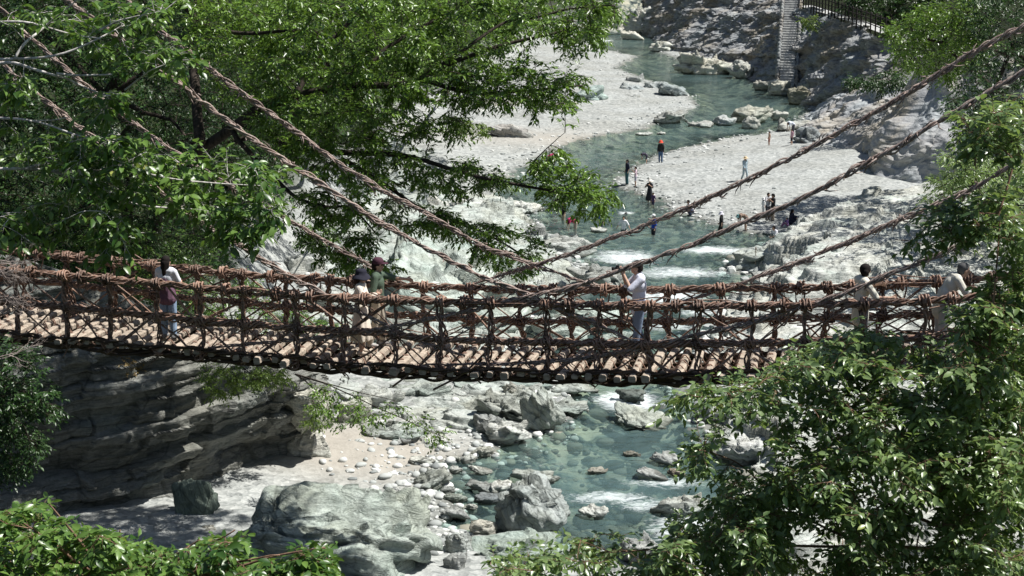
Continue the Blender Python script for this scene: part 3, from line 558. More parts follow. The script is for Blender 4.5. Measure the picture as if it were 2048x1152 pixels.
# loose cobbles: stuff
def cobbles(name, n, box_px, smin, smax, seed, shore=None, deep=-.8, mat=None):
    rg = np.random.default_rng(seed); D, F = ico(2 if seed in (2, 4, 5) else 1); D = np.array(D); out = Geo(); cnt = 0
    px = rg.uniform(box_px[0], box_px[1], n * 6); py = rg.uniform(box_px[2], box_px[3], n * 6)
    G_ = np.array([gnd(a, b) for a, b in zip(px, py)]); z, s, v = terrain(G_[:, :1], G_[:, 1:2]); s = s[:, 0]; z = z[:, 0]; v = v[:, 0]
    pr = np.where(s > deep, np.exp(-np.abs(s - .2) / (shore or 1e9)), 0) * ((s < -.3) | (deep > -1)) * (v < .3); ok = np.where(rg.random(n * 6) < pr)[0][:n]; m = len(ok)
    sz = rg.uniform(0, 1, m) ** 3 * (smax - smin) + smin
    sc = sz[:, None] * np.stack([rg.uniform(.7, 1.3, m), rg.uniform(.7, 1.1, m), rg.uniform(.35, .7, m)], 1)
    Vv = D[None] * ((1 + .22 * vn((D[None] * 1.6 + rg.uniform(0, 90, (m, 1, 3))).reshape(-1, 3), 3).reshape(m, len(D), 1)) if seed in (2, 4, 5) else rg.uniform(.75, 1.15, (m, len(D), 1))) * sc[:, None]; a = rg.uniform(0, 6.3, m); c, s2 = np.cos(a)[:, None], np.sin(a)[:, None]
    Vx = Vv[..., 0] * c - Vv[..., 1] * s2; Vy = Vv[..., 0] * s2 + Vv[..., 1] * c
    P = np.stack([Vx, Vy, Vv[..., 2]], -1) + np.stack([G_[ok, 0], G_[ok, 1], z[ok] + sz * .15], 1)[:, None]
    FF = (F[None] + (np.arange(m) * len(D))[:, None, None]).reshape(-1, 3)
    o = link(name, mesh(name, P.reshape(-1, 3), [FF], mat or COB, seed in (2, 4, 5), {'tone': np.repeat(rg.random(m), len(D))})); return struct(o, 'stuff')
mc = M('cobble'); COB = mc.fin(mc.ramp(mc.attr('tone'), [(0, (.2, .215, .21)), (.5, (.42, .44, .42)), (1, (.66, .66, .63))]), .85)
tag(cobbles('cobbles', 2600, (900, 1640, 60, 480), .06, .22, 1, 1.5), 'pale cobbles strewn along the upper river shores', 'cobbles')
tag(cobbles('cobbles', 1900, (640, 1420, 740, 1120), .03, .2, 2, 1.6), 'loose stones along the pool below the bridge', 'cobbles')
tag(cobbles('cobbles', 2500, (560, 1600, 480, 740), .08, .4, 3, 5), 'loose white stones behind the bridge', 'cobbles')
mb_ = M('bed_stone'); BEDS = mb_.fin(mb_.ramp(mb_.attr('tone'), [(0, (.05, .06, .055)), (.5, (.14, .15, .13)), (1, (.34, .32, .25))]), .8)
tag(cobbles('bed_stones', 800, (880, 1500, 760, 1120), .08, .40, 4, 40, -30, BEDS), 'sunken stones on the bed of the pool below the bridge', 'cobbles')
tag(cobbles('bed_stones', 1300, (1000, 1560, 280, 620), .1, .45, 5, 40, -30, BEDS), 'sunken stones on the bed of the wading pool', 'cobbles')
# ------------------------------------------------------------------ the vine bridge
TH = R(13); BD = np.array([math.cos(TH), -math.sin(TH), 0]); BN = np.array([math.sin(TH), math.cos(TH), 0])
P0 = at(1024, 700, 27.0); NEAR, FAR = P0, P0 + BN * 1.5
VN = m_vine('vine', (.075, .042, .029), (.31, .185, .13), (.40, .31, .26))
VC = m_vine('old_vine', (.12, .082, .07), (.36, .27, .225), (.54, .46, .41))
LOG = m_bark('weathered_log', (.27, .22, .17), (.52, .44, .355), (3, 22, 22))
DKW = m_bark('dark_beam', (.05, .035, .028), (.12, .085, .06), (3, 20, 20))
def curve(px, p0, n=160):
    return smooth([on_plane(x, y, p0, BN) for x, y in px], n, 6)
near_top = curve([(-330, 505), (-150, 522), (0, 538), (100, 549), (200, 557), (320, 568), (490, 583), (590, 590), (680, 597), (880, 603), (1090, 608), (1300, 612), (1500, 612), (1700, 608), (1800, 605), (1900, 598), (2050, 588), (2200, 572)], NEAR)
far_top = curve([(-330, 470), (-150, 486), (0, 500), (100, 510), (200, 520), (310, 532), (390, 540), (480, 548), (570, 555), (680, 561), (850, 574), (1000, 578), (1150, 580), (1300, 580), (1400, 578), (1550, 576), (1650, 575), (1750, 570), (1850, 564), (2000, 554), (2200, 538)], FAR)
near_low = curve([(-330, 565), (-150, 585), (0, 600), (100, 611), (220, 622), (310, 632), (400, 643), (480, 648), (580, 656), (680, 661), (780, 667), (860, 678), (950, 681), (1050, 683), (1150, 685), (1250, 689), (1350, 689), (1450, 688), (1550, 685), (1700, 681), (1900, 674), (2200, 648)], NEAR)
far_low = curve([(-330, 525), (-150, 542), (0, 556), (100, 564), (200, 575), (300, 587), (400, 599), (490, 605), (570, 613), (680, 621), (800, 630), (950, 640), (1100, 643), (1250, 645), (1400, 642), (1500, 640), (1650, 635), (1800, 631), (2000, 622), (2200, 605)], FAR)
near_edge = curve([(-330, 655), (-100, 674), (0, 682), (150, 697), (300, 709), (400, 718), (560, 733), (700, 746), (850, 756), (1000, 760), (1150, 764), (1300, 766), (1450, 764), (1550, 762), (1700, 755), (1900, 744), (2200, 718)], NEAR - BN * .35)
def u_of(p): return (np.asarray(p) - P0) @ BD
EU = u_of(near_edge)
def deck_z(u): return float(np.interp(u, EU, near_edge[:, 2])) + .13
bridge = empty('vine_bridge', P0 + [0, 0, -.6], 'brown vine suspension bridge with log deck crossing the whole gorge', 'bridge')
BO = np.array(bridge.location)
def rope(G_, P, n=6, Rr=.062, r=.03, pitch=.55, jit=.02, seed=0, ref=(0, 0, 1), sides=5, taper=None):
    rg = np.random.default_rng(seed); L = np.linalg.norm(np.diff(P, axis=0), axis=1).sum(); m = max(8, int(L / .055)); P = resample(P, m)
    T, A, B = frames(P, ref); s = np.linspace(0, L, m); tp = 1 if taper is None else np.interp(np.linspace(0, 1, m), *taper)
    for k in range(n):
        ph = 2 * math.pi * (k / n) + rg.uniform(-.4, .4); wob = np.interp(s, np.linspace(0, L, max(4, int(L / .35))), rg.normal(size=max(4, int(L / .35))))
        wob2 = np.interp(s, np.linspace(0, L, max(4, int(L / .5))), rg.normal(size=max(4, int(L / .5))))
        a = s / pitch * 2 * math.pi + ph + .55 * wob2; rr = (Rr + jit * wob) * tp
        Q = P + (np.cos(a) * rr)[:, None] * A + (np.sin(a) * rr)[:, None] * B
        G_.add(*tube(Q, r * rg.uniform(.75, 1.2) * tp * np.ones(m), sides, ref), a=rg.uniform(0, 1))
def coil(G_, c, axis, Rr, turns, r, width, seed, squash=1):
    rg = np.random.default_rng(seed); axis = nrm(axis); a1 = nrm(np.cross(axis, [.2, .9, .3])); a2 = np.cross(axis, a1); n = int(14 * turns); t = np.linspace(0, turns * 2 * math.pi, n)
    rr = Rr * (1 + .12 * np.sin(t * .37 + seed))
    Q = c + (np.cos(t) * rr)[:, None] * a1 + (np.sin(t) * rr * squash)[:, None] * a2 + (np.linspace(-.5, .5, n) * width + .12 * width * np.sin(t * 1.3 + seed))[:, None] * axis
    G_.add(*tube(Q, r, 5), a=rg.uniform(0, 1))
def rail(name, P, seed, lab=None):
    g_ = Geo(); rope(g_, P - BO, 8, .044, .019, .62, .022, seed); 
    rr = np.random.default_rng(seed + 40); m_ = len(P)
    for k in range(110):
        i = rr.integers(2, m_ - 14); j = i + rr.integers(4, 11); o1, o2 = rr.normal(size=3) * .06, rr.normal(size=3) * .06; md = (P[i] + P[j]) / 2 - BO + rr.normal(size=3) * .07
        g_.add(*tube(smooth([P[i] - BO + o1, md, P[j] - BO + o2], 9, 1), np.linspace(.013, .006, 9), 4), a=rr.random())
    o = g_.build(name, VN, bridge)
    if lab: o['label'] = lab
    return o
rail('hand_rail', near_top, 1, 'thick twisted vine hand rail on the near side'); rail('hand_rail', far_top, 2, 'thick twisted vine hand rail on the far side')
rail('lower_rail', near_low, 3, 'twisted lower vine rail on the near side'); rail('lower_rail', far_low, 4, 'twisted lower vine rail on the far side')
def on_curve(P, u): U = u_of(P); return np.array([np.interp(u, U, P[:, k]) for k in range(3)])
near_x = [-170, -70, 30, 128, 216, 315, 398, 490, 590, 690, 788, 882, 980, 1092, 1200, 1300, 1398, 1503, 1612, 1730, 1850, 1965, 2080]
far_x = [-150, -55, 45, 135, 222, 305, 393, 485, 572, 660, 755, 848, 942, 1042, 1142, 1246, 1340, 1440, 1550, 1655, 1765, 1872, 1985, 2090]
rg = np.random.default_rng(8); tops = []
for side, xs, top, low, pl in (('n', near_x, near_top, near_low, NEAR), ('f', far_x, far_top, far_low, FAR)):
    px_of = proj(top)[0]; U = u_of(top)
    for i, x in enumerate(xs):
        u = float(np.interp(x, px_of, U)); a = on_curve(top, u); b = on_curve(low, u + rg.uniform(-.04, .04)); dz = deck_z(u)
        bot = np.array([a[0], a[1], dz - (.22 if side == 'n' else .1)]) - (BN * .12 if side == 'n' else -BN * .12)
        g_ = Geo(); sd = 100 + i * 3 + (500 if side == 'f' else 0)
        P = smooth([a + [0, 0, .05], (a + b) / 2 + BD * rg.uniform(-.05, .05), b, (b + bot) / 2 + BD * rg.uniform(-.06, .06), bot], 30, 1) - BO
        rope(g_, P, rg.integers(4, 8), rg.uniform(.030, .042), rg.uniform(.016, .02), .7, .024, sd, (0, 1, 0))
        coil(g_, a - BO, BD, .098, 4.5, .019, .17, sd + 1); coil(g_, b - BO, BD + [0, 0, .3], .095, 3.5, .018, .16, sd + 2); coil(g_, b - BO, [0, 0, 1], .085, 3.0, .016, .2, sd + 3)
        coil(g_, bot + [0, 0, .12] - BO, [0, 0, 1], .08, 3, .015, .2, sd + 4)
        for k in range(3):       # stray ends
            q0 = [a, b, bot][k] - BO; d = np.array([rg.normal() * .14, rg.normal() * .07, rg.uniform(-.28, .12)]); g_.add(*tube(smooth([q0, q0 + d * .5 + [0.05, 0, .05], q0 + d], 8, 1), np.linspace(.014, .005, 8), 4), a=rg.random())
        g_.build('post', VN, bridge); tops.append((side, u, a, b, bot))
# thin brace vines crossing between posts, and hanging loops
for side in 'nf':
    tt = [t for t in tops if t[0] == side]
    for i in range(len(tt) - 1):
        g_ = Geo(); A_, B_ = tt[i], tt[i + 1]
        pairs = [(A_[3], B_[4]), (A_[4], B_[3])] + ([(A_[2], B_[3])] if rg.random() < .75 else []) + ([(A_[3], B_[2])] if rg.random() < .5 else [])
        for p, q in pairs:
            p = p + rg.normal(size=3) * [.06, .03, .07]; q = q + rg.normal(size=3) * [.06, .03, .07]; mid = (p + q) / 2 + rg.normal(size=3) * [.05, .05, .06]
            for j in range(rg.integers(1, 3)):
                g_.add(*tube(smooth([p - BO, mid - BO + rg.normal(size=3) * .025, q - BO], 12, 1), rg.uniform(.011, .021), 5), a=rg.random())
        if rg.random() < .7:     # a loop hanging from the hand rail
            t0 = rg.uniform(.3, .7); c = A_[2] * (1 - t0) + B_[2] * t0 - BO; w_ = rg.uniform(.06, .13); h_ = rg.uniform(.2, .42); an = np.linspace(0, 2 * math.pi, 18)
            Q = c + np.outer(np.sin(an) * w_, BD) + np.outer(np.cos(an) * .09 * np.sign(np.cos(an)) ** 0, BN * .4); Q[:, 2] += np.where(np.cos(an) > 0, .1 * np.cos(an), h_ * np.cos(an)); g_.add(*tube(Q, .016, 5), a=rg.random())
            coil(g_, c, BD, .115, 3, .02, .12, i + 900)
        g_.build('brace_vine', VN, bridge)
# log deck: every log a part of its own
u0, u1 = -12.0, 12.6; nl = 96; us = np.linspace(u0, u1, nl)
for i, u in enumerate(us):
    u += rg.uniform(-.025, .025); z = deck_z(u) - .06 + rg.uniform(-.02, .02); L0, L1 = -.24 + rg.uniform(-.20, .16), 1.86 + rg.uniform(-.12, .14); h = rg.uniform(.046, .066); wv_ = rg.uniform(.055, .075); sk = rg.uniform(-.03, .03)
    n = 9; t = np.linspace(0, 1, n); C = np.array([P0[0], P0[1], 0]) + BD * u - BO * [1, 1, 0]
    C = C + np.outer(L0 + (L1 - L0) * t, BN) + np.outer(sk * t + .008 * np.cumsum(rg.normal(size=n)), BD); C[:, 2] = z - BO[2] + .006 * np.cumsum(rg.normal(size=n))
    cs = np.array([[-1, -.6], [-.7, -1], [.7, -1], [1, -.6], [.98, .55], [.62, 1], [-.62, 1], [-1, .5]]) * [wv_, h] * rg.uniform(.88, 1.1, (8, 1))
    V = C[:, None] + cs[None, :, :1] * BD + cs[None, :, 1:] * np.array([0, 0, 1.]); j = np.arange(8)[None]; k = (j + 1) % 8; ii = np.arange(n - 1)[:, None] * 8
    g_ = Geo(); g_.add(V.reshape(-1, 3), [np.stack([ii + j, ii + 8 + j, ii + 8 + k, ii + k], -1).reshape(-1, 4), np.arange(8)[None], (np.arange(8) + (n - 1) * 8)[::-1][None]], a=rg.random())
    g_.build('deck_log', LOG, bridge, smooth=False)
# beams under the deck
for off in (-.02, .5, 1.05, 1.58):
    g_ = Geo(); uu = np.linspace(u0, u1, 90); Q = np.array([P0[0], P0[1], 0]) + np.outer(uu, BD) + BN * off; Q[:, 2] = [deck_z(a) - .20 for a in uu]
    rope(g_, Q - BO, 4, .05, .038, 1.4, .02, int(off * 100) + 60); g_.build('deck_beam', DKW, bridge)
# vines lashing the logs
for off in (-.05, .25, .6, .95, 1.3):
    g_ = Geo(); t = np.linspace(u0, u1, nl * 14); ph = (t - u0) / (us[1] - us[0]) * math.pi * 2
    Q = np.array([P0[0], P0[1], 0]) + np.outer(t, BD) + np.outer(off + .05 * np.sin(ph * .5) + .03 * np.sin(ph * .13 + off * 9), BN)
    Q[:, 2] = np.interp(t, EU, near_edge[:, 2]) + .07 + .075 * np.cos(ph) + .008 * np.sin(ph * 2.3)
    g_.add(*tube(Q - BO, .012, 5), a=.7); Q2 = Q + BN * .06; Q2[:, 2] = np.interp(t, EU, near_edge[:, 2]) + .07 + .072 * np.cos(ph + .5); g_.add(*tube(Q2 - BO, .010, 5), a=.3)
    g_.build('lashing', VN, bridge)
# near foot vines along the edge of the deck
for off, dz, sd in ((-.2, .0, 71), (1.75, .02, 73)):
    g_ = Geo(); uu = np.linspace(u0, u1, 120); Q = np.array([P0[0], P0[1], 0]) + np.outer(uu, BD) + BN * off; Q[:, 2] = [deck_z(a) + dz for a in uu]; Q[:, 2] += .03 * np.sin(uu * 3.1 + sd)
    rope(g_, Q - BO, 3, .03, .022, .7, .02, sd); g_.build('edge_vine', DKW, bridge)
# suspension cables: braided shaggy vines from the trees on both banks
def cable(px, pl, seed, rise, lab):
    pts = [on_plane(x, y, pl, BN) for x, y in px]
    first = pts[0] + (pts[0] - pts[1]) / np.linalg.norm(pts[0] - pts[1]) * rise; P = smooth([first] + pts, 120, 2)
    rr0 = .7 + .05 * (seed % 5); g_ = Geo(); rope(g_, P - BO, 6, .027, .015, rr0, .018, seed, sides=5, taper=([0, .85, 1], [1.1, 1, .55]))
    rr = np.random.default_rng(seed); L = len(P)
    for k in range(320):         # peeling strips of bark
        i = rr.integers(0, L - 2); t = P[i + 1] - P[i]; t = t / np.linalg.norm(t); q = P[i] - BO; d = t * rr.uniform(-.22, .22) + rr.normal(size=3) * .035 + [0, 0, rr.uniform(-.14, .05)]
        o_ = rr.normal(size=3) * .03; g_.add(*tube(np.array([q + o_, q + o_ + d * .5 + t * .03, q + o_ + d]), np.array([.014, .011, .003]), 4), a=rr.random())
    o = g_.build('suspension_cable', VC, bridge); o['label'] = lab; return o
cable([(255, 0), (300, 45), (370, 98), (455, 165), (560, 240), (683, 330), (780, 390), (860, 430), (960, 490), (1070, 530), (1160, 562), (1230, 585)], FAR, 31, 6, 'upper left cable fixed to the far hand rail')
cable([(215, 60), (310, 130), (400, 200), (470, 255), (560, 315), (683, 395), (760, 445), (830, 485), (900, 520), (960, 553), (1040, 582), (1100, 610), (1200, 650), (1270, 685), (1330, 700)], NEAR, 32, 6, 'long left cable crossing to the near lower rail')
cable([(0, 125), (50, 168), (97, 207), (160, 255), (260, 335), (383, 432), (467, 482), (567, 547), (683, 605), (780, 655), (860, 690), (930, 712)], NEAR, 33, 6, 'low left cable fixed to the near lower rail')
cable([(12, 28), (60, 75), (190, 188), (325, 287), (390, 330), (477, 380), (560, 430), (683, 500), (760, 542), (820, 572)], FAR, 34, 6, 'left cable ending behind the couple')
cable([(2048, 53), (1933, 110), (1833, 177), (1733, 233), (1600, 307), (1446, 383), (1366, 420), (1250, 467), (1150, 504), (1083, 526), (983, 556), (930, 574)], FAR, 35, 8, 'uppermost right cable fixed to the far hand rail')
cable([(2048, 143), (1933, 210), (1800, 290), (1633, 383), (1566, 414), (1466, 454), (1366, 497), (1250, 537), (1150, 574), (1016, 602), (916, 627), (843, 642), (766, 657), (683, 672), (533, 685), (416, 696)], NEAR, 36, 8, 'long right cable sweeping to the near deck edge')
cable([(2048, 317), (1933, 384), (1889, 402), (1766, 454), (1666, 497), (1566, 537), (1483, 565), (1416, 588), (1350, 608), (1290, 625)], FAR, 37, 8, 'third right cable fixed to the far lower rail')
cable([(2048, 430), (1966, 474), (1883, 507), (1800, 540), (1700, 584), (1600, 614), (1500, 647), (1366, 676), (1250, 704), (1150, 720), (1016, 728), (850, 729)], NEAR, 38, 8, 'lowest right cable running to the near deck edge')
# ------------------------------------------------------------------ people
SKIN = m_cloth('skin', (.52, .34, .25), .1); HAIR = m_cloth('dark_hair', (.016, .012, .011), .4); GREYHAIR = m_cloth('grey_hair', (.12, .12, .12), .4); EYE = m_cloth('eye', (.02, .015, .012)); LIP = m_cloth('lip', (.42, .2, .17))
def cap(a, b, ra, rb, n=10, m=4):
    a = np.asarray(a, float); b = np.asarray(b, float); t = nrm(b - a) if np.linalg.norm(b - a) > 1e-6 else np.array([0, 0, 1.]); x = nrm(np.cross(t, [.31, .9, .23])); y = np.cross(t, x)
    th = np.linspace(0, math.pi / 2, m + 1); prof = [(a - t * ra * math.cos(q), ra * math.sin(q)) for q in th] + [(b + t * rb * math.sin(q), rb * math.cos(q)) for q in th]
    prof = [(c, max(r, 1e-4)) for c, r in prof]; an = np.linspace(0, 2 * math.pi, n, endpoint=False)
    V = np.concatenate([c + r * (np.cos(an)[:, None] * x + np.sin(an)[:, None] * y) for c, r in prof]); i = np.arange(len(prof) - 1)[:, None] * n; j = np.arange(n)[None]; k = (j + 1) % n
    return V, [np.stack([i + j, i + k, i + n + k, i + n + j], -1).reshape(-1, 4), np.arange(n)[::-1][None], (np.arange(n) + (len(prof) - 1) * n)[None]]
def ell(c, r, rot=None):
    D, F = ico(3); V = D * np.asarray(r)
    if rot is not None: V = V @ np.array(Euler([R(q) for q in rot]).to_matrix()).T
    return V + np.asarray(c), [F]
def fuse(name, pieces, mat, parent, vox, smooth_it=3):
    g_ = Geo()
    for p in pieces: g_.add(*p)
    o = g_.build(name, mat, parent); md = o.modifiers.new('r', 'REMESH'); md.mode = 'VOXEL'; md.voxel_size = vox; md.use_smooth_shade = True
    ms = o.modifiers.new('s', 'SMOOTH'); ms.iterations = smooth_it; ms.factor = .5
    dg = bpy.context.evaluated_depsgraph_get(); me = bpy.data.meshes.new_from_object(o.evaluated_get(dg)); o.modifiers.clear(); old = o.data; o.data = me; bpy.data.meshes.remove(old)
    if not me.materials: me.materials.append(mat)
    return o
STAND = dict(head=(.02, 0, 1.575), neck=(-.005, 0, 1.43), chest=(0, 0, 1.25), waist=(0, 0, 1.06), pelvis=(0, 0, .92),
             lsh=(0, .17, 1.385), rsh=(0, -.17, 1.385), lel=(-.03, .225, 1.12), rel=(-.03, -.225, 1.12), lwr=(.05, .23, .88), rwr=(.05, -.23, .88),
             lhip=(0, .09, .89), rhip=(0, -.09, .89), lkn=(.025, .095, .48), rkn=(.025, -.095, .48), lan=(0, .1, .085), ran=(0, -.1, .085))
def person(loc, h, yaw, label, pose=None, top=(.6, .6, .6), sleeve=.55, legs='trousers', bot=(.1, .1, .12), hair=HAIR, long_hair=0, hat=None, hatc=(.03, .03, .05), shoes=(.1, .1, .1), face=(1, 0), fine=False, shirt_len=0, group=None, hands=None, bare=False, slim=1.0, submerge=0):
    J = {k: np.array(v, float) for k, v in STAND.items()}
    for k, v in (pose or {}).items():
        if k == 'lean': continue
        J[k] = np.array(v, float)
    s = h / 1.7; o = empty('person', loc, label, 'person', group, yaw); o.scale = (s, s, s); vx = .0075 if fine else .02
    sp = [J['pelvis'], J['waist'], J['chest'], J['neck']]; fw = nrm([math.cos(face[1]) * 1, math.sin(face[1]), 0]); H = J['head']; k_ = slim
    hx = nrm(np.append(fw[:2], -.25 * (1 - face[0]))); side = np.array([-fw[1], fw[0], 0])
    def torso(e, a=0, b=3): 
        P = []
        rad = [(.145, .115), (.125, .1), (.15, .11), (.07, .07)]
        for i, c in enumerate([J['pelvis'], J['waist'], J['chest']]):
            for sg in (-1, 1): P.append(ell(c + np.array([0, sg * .045 * k_, 0]), (rad[i][1] * k_ + e, rad[i][0] * .75 * k_ + e, .15 + e * .5)))
        P += [cap(J['pelvis'], J['waist'], .118 * k_ + e, .11 * k_ + e), cap(J['waist'], J['chest'], .11 * k_ + e, .125 * k_ + e), cap(J['lsh'] * .8 + J['rsh'] * .2, J['rsh'] * .8 + J['lsh'] * .2, .085 * k_ + e, .085 * k_ + e), cap(J['chest'], J['neck'] - [0, 0, .05], .115 * k_ + e, .06 + e)]
        return P
    B = torso(0); B += [cap(J['neck'] - [0, 0, .06], H - [0, 0, .06], .058, .052)]
    B += [ell(H + [0, 0, .025], (.092, .078, .105)), ell(H + hx * .03 - [0, 0, .055], (.062, .055, .06)), cap(H + hx * .085 + [0, 0, .02], H + hx * .108 - [0, 0, .02], .010, .015), ell(H + side * .078 - [0, 0, .005], (.02, .012, .032)), ell(H - side * .078 - [0, 0, .005], (.02, .012, .032))]
    for a in 'lr':
        B += [cap(J[a + 'sh'], J[a + 'el'], .052 * k_, .040 * k_), cap(J[a + 'el'], J[a + 'wr'], .041 * k_, .028 * k_), cap(J[a + 'hip'], J[a + 'kn'], .085 * k_, .056 * k_), cap(J[a + 'kn'], J[a + 'an'], .055 * k_, .038 * k_),
              cap(J[a + 'kn'] * .7 + J[a + 'an'] * .3 - [.02, 0, 0], J[a + 'kn'] * .5 + J[a + 'an'] * .5 - [.015, 0, 0], .05 * k_, .042 * k_)]
        f = nrm(J[a + 'wr'] - J[a + 'el']); wv = J[a + 'wr']; bend = np.array((hands or {}).get(a, (0, 0, -.35))); fd = nrm(f + bend * .6)
        pn = np.array([0, 1. if a == 'l' else -1., 0]); acr = nrm(np.cross(fd, nrm(np.cross(fd, [0, 0, 1.])) if abs(fd[2]) < .9 else pn)); pal = wv + f * .05
        B += [cap(wv, pal, .027, .036), cap(pal - acr * .022, pal + acr * .022 + fd * .02, .018, .018)]
        for q, (of, ln) in enumerate([(-.033, .062), (-.011, .075), (.011, .07), (.033, .056)]):
            st = pal + acr * of + fd * .02; k1 = st + nrm(fd + bend * .4) * ln * .6; k2 = k1 + nrm(fd + bend * 1.4) * ln * .6; B += [cap(st, k1, .010, .009, 6, 2), cap(k1, k2, .009, .008, 6, 2)]
        th = wv + f * .02 - acr * .03; t2 = th + nrm(f - acr * 1.0) * .045; B += [cap(th, t2, .013, .011, 6, 2), cap(t2, t2 + nrm(f + bend * .6) * .035, .011, .009, 6, 2)]
        B += [cap(J[a + 'an'] - [.02, 0, .045], J[a + 'an'] + [.13, .012 if a == 'l' else -.012, -.055], .038, .03)]
    fuse('body', B, SKIN, o, vx)
    cm = lambda c: cloth(c)
    if not bare:
        Tp = torso(.014)
        for a in 'lr':
            e = J[a + 'sh'] + (J[a + 'el'] - J[a + 'sh']) * min(1, sleeve * 1.8) if sleeve < .9 else J[a + 'el']
            Tp.append(cap(J[a + 'sh'], e, .07 * k_, .062 * k_))
            if sleeve >= .9: Tp.append(cap(J[a + 'el'], J[a + 'wr'] - .0 * e, .056, .042))
        if shirt_len: Tp += [cap(J['pelvis'] - [0, 0, .02], J['pelvis'] - [0, 0, shirt_len], .15, .16)]
        fuse('shirt', Tp, cm(top), o, max(vx, .010))
    if legs in ('trousers', 'shorts'):
        L_ = [ell(J['pelvis'] - [0, 0, .03], (.128 * k_, .158 * k_, .12))]
        for a in 'lr':
            kn = J[a + 'hip'] + (J[a + 'kn'] - J[a + 'hip']) * (1 if legs == 'trousers' else .8); L_.append(cap(J[a + 'hip'], kn, .103 * k_, .078 * k_))
            if legs == 'trousers': L_.append(cap(J[a + 'kn'], J[a + 'an'] + [0, 0, .03], .076 * k_, .068 * k_))
        fuse('trousers' if legs == 'trousers' else 'shorts', L_, cm(bot), o, max(vx, .010))
    elif legs in ('dress', 'skirt'):
        ln = .30; n = 60; zt = J['waist'][2] + (.02 if legs == 'dress' else -.02); prof = np.array([[.135, zt], [.15, zt - .1], [.17, zt - .25], [.2, zt - .45], [.23, zt - .62], [.24, ln + .02], [.225, ln]])
        V, F = lathe(prof, n); an = np.arctan2(V[:, 1], V[:, 0]); f = sstep(zt - .05, ln, V[:, 2]); V[:, :2] *= (1 + f * (.09 * np.sin(an * 9 + 1) + .06 * np.sin(an * 5 + 2)))[:, None]; V[:, 0] *= .8; V[:, :2] += J['pelvis'][:2]
        g_ = Geo(); g_.add(V, F); d = g_.build('skirt', cm(bot), o); sm = d.modifiers.new('t', 'SOLIDIFY'); sm.thickness = .012
    if shoes is not None:
        for a in 'lr':
            sg = 1 if a == 'l' else -1; q = J[a + 'an']; fuse('shoe', [cap(q + [-.045, 0, -.045], q + [.14, .012 * sg, -.055], .042, .036), cap(q + [-.03, 0, -.02], q + [.03, 0, -.035], .045, .042)], cm(shoes), o, max(vx, .010))
    Hc = H - hx * .014; hp = []
    if hair:
        hp = [ell(Hc + [0, 0, .042] - hx * .008, (.102, .092, .100)), ell(Hc - hx * .04 - [0, 0, .01], (.075, .084, .085)), cap(Hc + hx * .075 + side * .03 + [0, 0, .085], Hc + hx * .075 - side * .03 + [0, 0, .085], .022, .022)]
        if long_hair: hp += [cap(Hc - hx * .06, Hc - hx * .085 - [0, 0, long_hair], .075, .05), cap(Hc - hx * .05 + side * .05, Hc - hx * .06 + side * .06 - [0, 0, long_hair * .8], .045, .035), cap(Hc - hx * .05 - side * .05, Hc - hx * .06 - side * .06 - [0, 0, long_hair * .8], .045, .035)]
        cut = []
        fuse('hair', hp, hair, o, max(vx, .009), 2)
    hz = H + [0, 0, .06]
    if hat == 'cap':
        g_ = Geo(); V, F = lathe([[.108, -.01], [.11, .03], [.1, .07], [.07, .098], [.03, .108], [.001, .11]], 24); g_.add(V + hz, F); V, F = ell((0, 0, 0), (.075, .078, .012)); a_ = math.atan2(fw[1], fw[0]); V = V + [.13, 0, -.005]; V = V @ np.array([[math.cos(a_), math.sin(a_), 0], [-math.sin(a_), math.cos(a_), 0], [0, 0, 1]]); g_.add(V + hz, F); g_.build('cap', cm(hatc), o)
    elif hat in ('bucket', 'brim'):
        br = .19 if hat == 'bucket' else .25; dr = -.075 if hat == 'bucket' else -.02; g_ = Geo(); V, F = lathe([[br, dr], [br * .95, dr + .012], [.14, -.008], [.113, .01], [.11, .06], [.1, .095], [.06, .112], [.001, .115]], 30); an = np.arctan2(V[:, 1], V[:, 0]); rr = np.hypot(V[:, 0], V[:, 1]); V[:, 2] += (rr > .13) * .014 * np.sin(an * 3 + 1); g_.add(V + hz, F); d = g_.build('hat', cm(hatc), o); sm = d.modifiers.new('t', 'SOLIDIFY'); sm.thickness = .008
    if fine:
        for sg in (-1, 1):
            g_ = Geo(); g_.add(*ell(H + hx * .083 + side * sg * .032 + [0, 0, .02], (.010, .013, .008))); g_.build('eye', EYE, o)
        g_ = Geo(); g_.add(*ell(H + hx * .088 - [0, 0, .055], (.010, .02, .007))); g_.build('mouth', LIP, o)
    return o
def deck_at(px, py):
    z = P0[2] - .6
    for _ in range(6):
        p = gnd(px, py, z); z = deck_z(u_of(p))
    return np.array([p[0], p[1], z - .0])
BRG = 'visitors on the vine bridge'
person(deck_at(339, 676), 1.62, R(75), 'girl with long dark hair and white tee leaning at the far rail, seen from behind', dict(lel=(.08, .24, 1.14), rel=(.08, -.24, 1.14), lwr=(.28, .16, 1.12), rwr=(.28, -.16, 1.12), head=(.03, 0, 1.57)), top=(.72, .74, .8), sleeve=.42, bot=(.28, .38, .52), long_hair=.26, shoes=(.2, .2, .2), fine=True, group=BRG)
gl_ = [c for c in bpy.data.objects if c.parent and c.parent.type == 'EMPTY' and c.parent.name.startswith('person')]
girl = gl_[0].parent
fuse('bustier', [cap((0, 0, 1.2), (-.01, 0, 1.02), .155, .15), cap((-.01, .05, 1.0), (-.02, .06, .84), .13, .15), cap((-.01, -.05, 1.0), (-.02, -.06, .84), .13, .15)], cloth((.16, .09, .13)), girl, .012)
g_ = Geo(); g_.add(*tube(smooth([(-.13, .1, 1.0), (-.12, .06, 1.2), (-.06, -.1, 1.42), (.06, -.12, 1.4), (.15, -.04, 1.2)], 20, 2), .013, 6)); g_.build('bag_strap', cloth((.10, .06, .04)), girl)
